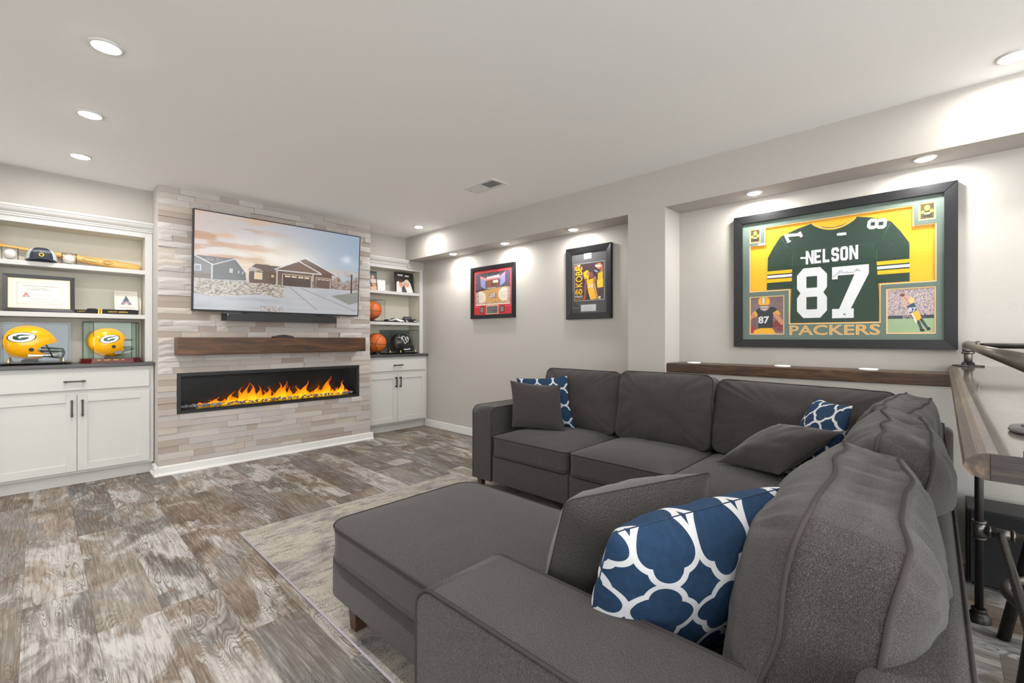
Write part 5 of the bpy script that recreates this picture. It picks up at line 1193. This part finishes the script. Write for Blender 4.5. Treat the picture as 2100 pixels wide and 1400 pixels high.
# ---- ledge and pucks
beam('wall_ledge', (3.275, -1.6, .893), (XN-.001, YC0-.004, .959), 'ledge', 'stained wooden ledge along the wall under the jersey', 'shelf')
for y, lb in ((1.345, 'beside the column'), (.765, 'in the middle of the ledge'), (.32, 'nearest the bar')):
    tag(MB().lathe([(0, .0), (.045, 0), (.047, .004), (.045, .009), (.02, .0105), (0, .0105)], (3.37, y, .9595), n=32).build('charging_puck', M['puck']), 'flat white round puck on the wooden ledge '+lb, 'puck', 'white pucks on the ledge')

# ================================================================== RUG
rg = thing('area_rug', 'mottled cream and grey rug under the ottoman and sofa', 'rug', (1.6, 1.75, 0))
RZ = .011
nx_, ny_ = 120, 180; V = []; F = []
for j in range(ny_+1):
    for i in range(nx_+1):
        x = .815+1.57*i/nx_; y = .56+2.42*j/ny_; V.append((x, y, RZ+.0018*mnoise.noise(Vector((x*90, y*90, 0)))))
for j in range(ny_):
    for i in range(nx_): a = j*(nx_+1)+i; F.append((a, a+1, a+nx_+2, a+nx_+1))
link('pile', pymesh('pile', V, F, True), M['rug'], rg)
MB().box((.818, .563, .0005), (2.382, 2.977, RZ-.002)).build('backing', M['rugbind'], rg)
MB().tube([(.815, .56, .006), (2.385, .56, .006), (2.385, 2.98, .006), (.815, 2.98, .006)], .006, 8, closed=True).build('binding', M['rugbind'], rg)

# ================================================================== SECTIONAL SOFA
sofa = thing('sectional_sofa', 'charcoal corner sectional sofa with piped loose back cushions', 'sofa', (2.6, .6, 0))
FXF, FXB, FYF, FYB = 2.31, 3.205, .80, -.035     # front plane of the far run, its back; front plane of the near run, its back
ZB, ZS = .087, .287
def arm(pl, e0, e1, front, rear, z0, z1, r=.055):
    """slab arm: side outline with a rounded top front corner, from e0 to e1 along the other axis, piped round both faces"""
    sg = 1 if rear > front else -1
    L = [(front, z0)]+[(front+sg*(r-r*math.cos(PI/2*k/8)), z1-r+r*math.sin(PI/2*k/8)) for k in range(9)]+[(rear, z1), (rear, z0)]
    P3 = (lambda q, e: (q[0], e, q[1])) if pl == 'xz' else (lambda q, e: (e, q[0], q[1]))
    mb = MB(); A = [mb.b.verts.new(P3(q, e0)) for q in L]; B = [mb.b.verts.new(P3(q, e1)) for q in L]; n = len(L)
    mb.b.faces.new(A); mb.b.faces.new(B[::-1])
    for i in range(n): mb.b.faces.new((A[i], A[(i+1) % n], B[(i+1) % n], B[i]))
    bmesh.ops.recalc_face_normals(mb.b, faces=mb.b.faces[:])
    bmesh.ops.bevel(mb.b, geom=[e for e in mb.b.edges if abs((e.verts[0].co-e.verts[1].co)[1 if pl == 'xz' else 0]) < 1e-6], offset=.007, segments=3, affect='EDGES')
    a_ = mb.build('arm', M['fabric'], sofa)
    for f in a_.data.polygons: f.use_smooth = f.area < .02
    c0, c1 = min(e0, e1)+.002, max(e0, e1)-.002
    for e in (c0, c1): MB().tube([P3((q[0]+sg*.002, q[1]-.0015), e) for q in L[:-1]], .0038, 6).build('welt', M['welt'], a_)
    return a_
arm('xz', 2.412, 2.618, FXF-.005, FXB, ZB, .632)
arm('yz', .553, .768, FYF+.012, FYB, ZB, .632)
# base panels
def panel(lo, hi): o_ = MB().box(lo, hi, .014, 3).build('base_panel', M['fabric'], sofa); o_.data.shade_smooth(); return o_
YS = (2.408, 1.714, 1.045)
panel((FXF, YS[1]+.002, ZB), (FXB, YS[0], ZS)); panel((FXF, YS[2]+.002, ZB), (FXB, YS[1]-.002, ZS)); panel((2.14, FYB, ZB), (FXB, YS[2]-.002, ZS))
XSS = (.77, 1.45, 2.13)
panel((XSS[0], FYB, ZB), (XSS[1]-.002, FYF-.01, ZS)); panel((XSS[1]+.002, FYB, ZB), (XSS[2]-.002, FYF-.01, ZS))
# back frames
bf = MB().box((3.08, FYB, ZS), (FXB, 2.42, .70), .03, 4).build('back_frame', M['fabric'], sofa); bf.data.shade_smooth()
mb = MB().prism([(.60, -.037), (FXB, -.004), (FXB, .09), (.60, .085)], .72-ZB, (0, 0, ZB)); bmesh.ops.bevel(mb.b, geom=mb.b.edges[:], offset=.03, segments=5, affect='EDGES', profile=.5)
bf = mb.build('back_frame', M['fabric'], sofa); bf.data.shade_smooth()
MB().tube([(.62, -.031, .708), (3.18, .0, .712), (3.195, .02, .714), (3.195, .4, .704)], .0036, 6).build('welt', M['welt'], bf)
# seat cushions
def seat(x0, x1, y0, y1, seed, ht=.132, crown=.046):
    zc = ZS+ht/2+.002
    return cushion('seat_cushion', sofa, ((( x0+x1)/2, (y0+y1)/2, zc), (1, 0, 0), (0, 1, 0), (0, 0, 1)), x1-x0, y1-y0, .045, crown, .0, ht, wr=.005, wf=4, seed=seed, pw=2.6, ex=.62)
seat(FXF-.012, 2.98, YS[1]+.004, YS[0]-.003, 1); seat(FXF-.012, 2.98, YS[2]+.004, YS[1]-.004, 2); seat(2.125, 2.98, .12, YS[2]-.004, 3)
seat(XSS[0]+.002, XSS[1]-.004, .12, FYF+.0, 4); seat(XSS[1]+.004, XSS[2]-.006, .12, FYF+.0, 5)
# loose back cushions: centre, width direction, tilt
def back(c, ux_, n0, w_, h_, tilt, box_, hf, hb, seed, roll=0., **k):
    ux_, n0 = Vector(ux_).normalized(), Vector(n0).normalized(); z_ = Vector((0, 0, 1))
    uy_ = (z_*math.cos(tilt)-n0*math.sin(tilt)); n_ = n0*math.cos(tilt)+z_*math.sin(tilt)
    if roll: R = Matrix.Rotation(roll, 3, n_); ux_, uy_ = R @ ux_, R @ uy_
    kw = dict(wr=.017, wf=6, pucker=.012, jit=.012, seed=seed, pw=2.4, ex=.6, fold=.008); kw.update(k)
    return cushion('back_cushion', sofa, (c, ux_, uy_, n_), w_, h_, .055, hf, hb, box_, **kw)
T = math.radians
back((2.975, 2.062, .658), (0, -1, 0), (-1, 0, 0), .70, .46, T(11), .13, .07, .05, 11)
back((2.965, 1.377, .664), (0, -1, 0), (-1, 0, 0), .66, .475, T(11), .13, .085, .05, 12)
back((2.985, .60, .648), (0, -1, 0), (-1, 0, 0), .88, .45, T(13), .13, .08, .05, 13, roll=-.02)
back((1.10, .152, .668), (1, .055, 0), (-.055, 1, 0), .70, .43, T(12), .115, .10, .088, 14, wr=.016, wf=7, jit=.02, pucker=.012, wmat='pipe', wrad=.0038, fold=.012)
back((1.782, .128, .682), (1, .05, 0), (-.05, 1, 0), .69, .43, T(13), .10, .09, .085, 15, wr=.014, wf=7, jit=.022, pucker=.012, wmat='pipe', wrad=.0038, fold=.012)
back((2.50, .155, .672), (1, -.075, 0), (.075, 1, 0), .76, .43, T(12), .095, .08, .08, 16, wr=.012, wf=7, jit=.018, pucker=.012, wmat='pipe', wrad=.0038, fold=.012)
# feet
def foot(parent, x, y, z0=.0, z1=.1, s=.024):
    bm = MB(); bm.b.free(); bm.b = bmesh.new(); A = [bm.b.verts.new((x+a*s*.72, y+b*s*.72, z0)) for a, b in ((-1, -1), (1, -1), (1, 1), (-1, 1))]; B = [bm.b.verts.new((x+a*s, y+b*s, z1)) for a, b in ((-1, -1), (1, -1), (1, 1), (-1, 1))]
    bm.b.faces.new(A[::-1]); bm.b.faces.new(B)
    for k in range(4): bm.b.faces.new((A[k], A[(k+1) % 4], B[(k+1) % 4], B[k]))
    return bm.build('foot', M['legwood'], parent)
for x, y in ((2.345, 2.56), (2.345, 1.745), (2.345, 1.08), (3.15, 2.56)): foot(sofa, x, y, .0125 if x < 2.38 else 0)
for x, y in ((.61, .74), (.61, .03), (1.45, .03), (2.2, .03), (3.14, .03)): foot(sofa, x, y, 0.0)

# ottoman
ot = thing('ottoman', 'large charcoal ottoman on the rug in front of the near seat', 'ottoman', (1.17, 1.31, 0))
OX0, OX1, OY0, OY1 = .785, 1.525, .845, 1.765
o_ = MB().box((OX0+.012, OY0+.012, .125), (OX1-.012, OY1-.012, .30), .03, 4).build('base', M['fabric'], ot); o_.data.shade_smooth()
cushion('top_cushion', ot, (((OX0+OX1)/2, (OY0+OY1)/2, .357), (1, 0, 0), (0, 1, 0), (0, 0, 1)), OX1-OX0, OY1-OY0, .09, .03, 0., .125, wr=.003, wf=4, seed=31, pw=3., ex=.8)
for x in (OX0+.085, OX1-.085):
    for y in (OY0+.085, OY1-.1): foot(ot, x, y, .0125, .14, .03)

# ---- throw pillows
def knife(w_, h_, pinch=.075, n=22):
    pts = []
    cs = [(-1, -1), (1, -1), (1, 1), (-1, 1)]
    for i in range(4):
        a, b = cs[i], cs[(i+1) % 4]
        for k in range(n):
            t = k/n; x = a[0]+(b[0]-a[0])*t; y = a[1]+(b[1]-a[1])*t; q = pinch*(1-(2*t-1)**2)
            if a[1] == b[1]: y *= 1-q
            else: x *= 1-q
            pts.append((x*w_/2, y*h_/2))
    return pts
def pillow(label, tl, tr, bl, br, thick, mat, seed, group, seam=True, uvoff=(0, 0), back=None, round_=0., ex=.62):
    tl, tr, bl, br = [Vector(p) for p in (tl, tr, bl, br)]; c_ = (tl+tr+bl+br)/4; ux_ = ((tr-tl)+(br-bl))/2; uy_ = ((tl-bl)+(tr-br))/2
    w_, h_ = ux_.length, uy_.length; n_ = ux_.cross(uy_).normalized(); ux_.normalize(); uy_.normalize()
    t = thing('throw_pillow', label, 'pillow', tuple(c_-Vector((0, 0, h_/2))), 0, group)
    def warp(x, y, z):    # bilinear to the four corners
        u, v_ = x/w_+.5, y/h_+.5; p = bl*(1-u)*(1-v_)+br*u*(1-v_)+tl*(1-u)*v_+tr*u*v_-c_
        return p.dot(ux_), p.dot(uy_), p.dot(n_)+z
    me, fr, br_ = puffy(rrect(w_, h_, round_, .02, 5) if round_ else knife(w_, h_), (c_, ux_, uy_, n_), thick/2, thick/2 if back is None else back, 0., K=22, wr=.011, wf=8, pucker=.003, seed=seed, pw=2.3, ex=ex, warp=warp, uvoff=uvoff)
    o_ = link('cover', me, M[mat], t)
    if seam: MB().tube(fr, .0014, 5, closed=True).build('seam', M['welt'] if mat == 'pillow' else M['navyseam'], t)
    return t
GP = 'throw pillows on the sofa'
pillow('small dark grey pillow leaning in front of a blue one at the far arm', (2.49, 2.38, .812), (2.70, 2.065, .804), (2.44, 2.345, .472), (2.655, 2.005, .468), .13, 'pillow', 41, GP)
pillow('blue lattice pillow behind the small dark pillow at the far arm', (2.60, 2.42, .825), (2.85, 2.115, .862), (2.57, 2.37, .475), (2.815, 2.035, .472), .12, 'lattice', 42, GP, uvoff=(.04, .03))
pillow('blue lattice pillow tucked into the sofa corner', (2.86, .484, .826), (2.62, .298, .838), (2.74, .63, .48), (2.48, .39, .48), .13, 'lattice', 43, GP, uvoff=(.02, .06))
pillow('dark grey pillow tilted in the sofa corner before a blue one', (2.75, .64, .715), (2.52, .37, .705), (2.585, .865, .485), (2.36, .555, .487), .15, 'pillow', 44, GP)
pillow('big dark grey pillow standing on the near seat beside the ottoman', (.77, .573, .80), (1.235, .437, .805), (.835, .725, .45), (1.30, .60, .45), .19, 'pillow', 45, GP, round_=.02, ex=.5)
pillow('big blue lattice pillow against the nearest back cushion', (1.14, .225, .835), (.695, .425, .805), (1.20, .35, .46), (.775, .55, .46), .19, 'lattice', 46, GP, uvoff=(.045, .02), round_=.025, ex=.5)

# ================================================================== BAR, STOOL, SUBWOOFER
bar = thing('bar_table', 'grey wood bar counter on black iron pipes behind the sofa', 'bar table', (2.1, -.3, 0))
BZ = .997; LB = XN-.002-.868
MB().box((.868, -.64, BZ-.036), (XN-.002, -.052, BZ)).build('bar_top', M['bar'], bar)
prof = [(-.052, BZ-.036), (-.040, BZ-.036), (-.026, BZ-.031), (-.019, BZ-.022), (-.021, BZ-.012), (-.032, BZ-.003), (-.042, BZ), (-.052, BZ)]
MB().prism(prof, LB, (.868, 0, 0), (0, 1, 0), (0, 0, 1)).build('edge_strip', M['baredge'], bar)
MB().box((.8655, -.64, BZ-.0355), (.868, -.045, BZ-.0004)).build('end_grain', M['bargrain'], bar)
def flange(p, ax_, r, par, nm='flange'): return MB().lathe([(r, 0), (r, .006), (r*.42, .008), (r*.4, .02), (r*.33, .022)], p, ax_, 24).build(nm, M['cast'], par)
for x, y in ((2.64, -.104), (2.64, -.5), (1.15, -.5)):
    MB().tube([(x, y, .04), (x, y, BZ-.036)], .0135, 12).build('pipe_leg', M['cast'], bar)
    MB().lathe([(.036, 0), (.036, .014), (.03, .03), (.02, .04), (.024, .043), (.024, .05), (.017, .052)], (x, y, .0005), n=20).build('pipe_foot', M['cast'], bar); flange((x, y, BZ-.0365), (0, 0, -1), .045, bar)
def tee(p, d):
    p, d = Vector(p), Vector(d); mb = MB().tube([p-d*.035, p+d*.035], .0195, 12)
    for s_ in (-1, 1): mb.tube([p+d*s_*.028, p+d*s_*.037], .0225, 12)
    return mb.build('pipe_tee', M['steel'], bar)
zt = .371
MB().tube([(2.64, -.104, zt), (2.64, -.5, zt)], .013, 12).build('cross_pipe', M['steel'], bar); MB().tube([(2.64, -.165, zt), (1.0, -.165, zt)], .0125, 12).build('stretcher_pipe', M['steel'], bar)
tee((2.64, -.104, zt), (0, 0, 1)); tee((2.64, -.165, zt), (0, 1, 0)); tee((2.64, -.5, zt), (0, 0, 1))
rail = thing('pipe_rail', 'grey iron pipe rail standing on the bar counter', 'rail', (3.42, -.092, BZ))
rx, ry, rz_ = 3.415, -.094, 1.107
flange((rx, ry, BZ+.0005), (0, 0, 1), .062, rail); MB().tube([(rx, ry, BZ), (rx, ry, rz_)], .017, 12).build('post', M['steel'], rail)
mb = MB().sphere((rx, ry, rz_), .025, 16, 10)
for dv in ((0, 0, -1), (-1, 0, 0), (0, -1, 0)): p = Vector((rx, ry, rz_)); dv = Vector(dv); mb.tube([p, p+dv*.04], .0225, 12); mb.tube([p+dv*.032, p+dv*.043], .026, 12)
mb.build('elbow', M['steel'], rail)
MB().tube([(rx, ry, rz_), (.875, ry, rz_+.004)], .0148, 12).build('long_pipe', M['steel'], rail); MB().tube([(rx, ry, rz_), (rx, -.62, rz_)], .0135, 12).build('short_pipe', M['cast'], rail)
for p_ in ((.875, ry), (rx, -.62)): flange((p_[0], p_[1], BZ+.0005), (0, 0, 1), .02, rail); MB().tube([(p_[0], p_[1], BZ), (p_[0], p_[1], rz_+.003)], .015, 12).build('post', M['steel'], rail)
cs_ = thing('coaster', 'round dark grey coaster on the near end of the bar', 'coaster', (1.10, -.122, BZ))
MB().lathe([(0, 0), (.044, 0), (.046, .003), (.044, .009), (0, .009)], (1.10, -.122, BZ+.0005), n=32).build('disc', M['grey'], cs_)
MB().tube([(1.10+.03*math.cos(a), -.122+.03*math.sin(a), BZ+.0096) for a in [2*PI*k/24 for k in range(24)]], .002, 5, closed=True).build('ring', M['ink'], cs_)
MB().box((1.085, -.128, BZ+.0095), (1.115, -.116, BZ+.0102)).build('mark', M['ink'], cs_)
sw = thing('subwoofer', 'black box subwoofer on the floor against the wall', 'subwoofer', (3.11, -.25, 0))
MB().box((3.0, -.42, .012), (3.225, -.078, .356), .004, 2).build('cabinet', M['sub'], sw); MB().box((2.985, -.41, .02), (3.0, -.088, .348), .004, 2).build('front_cloth', M['scarf'], sw)
for x in (3.03, 3.2):
    for y in (-.11, -.39): MB().lathe([(.014, 0), (.016, .012)], (x, y, 0), n=10).build('foot', M['black'], sw)
for z in (.17, .2, .23): MB().lathe([(.006, 0), (.006, .004), (0, .005)], (3.19, -.078, z), (0, 1, 0), 8).build('terminal', M['silver'], sw)
stl = thing('bar_stool', 'black iron bar stool with a foot ring under the bar', 'stool', (2.33, -.40, 0))
for fx_, fy_, tx, ty in ((2.545, -.165, 2.44, -.28), (2.10, -.172, 2.18, -.26), (2.56, -.62, 2.45, -.5), (2.1, -.62, 2.2, -.5)):
    MB().tube([(fx_, fy_, 0), (tx, ty, .72)], .0185, 12).build('leg', M['cast'], stl)
MB().tube([(2.33+.205*math.cos(a), -.36+.205*math.sin(a), .27) for a in [2*PI*k/40 for k in range(40)]], .0145, 10, closed=True).build('foot_ring', M['steel'], stl)
MB().lathe([(0, 0), (.16, 0), (.17, .012), (.165, .03), (0, .035)], (2.33, -.40, .72), n=32).build('seat', M['legwood'], stl)
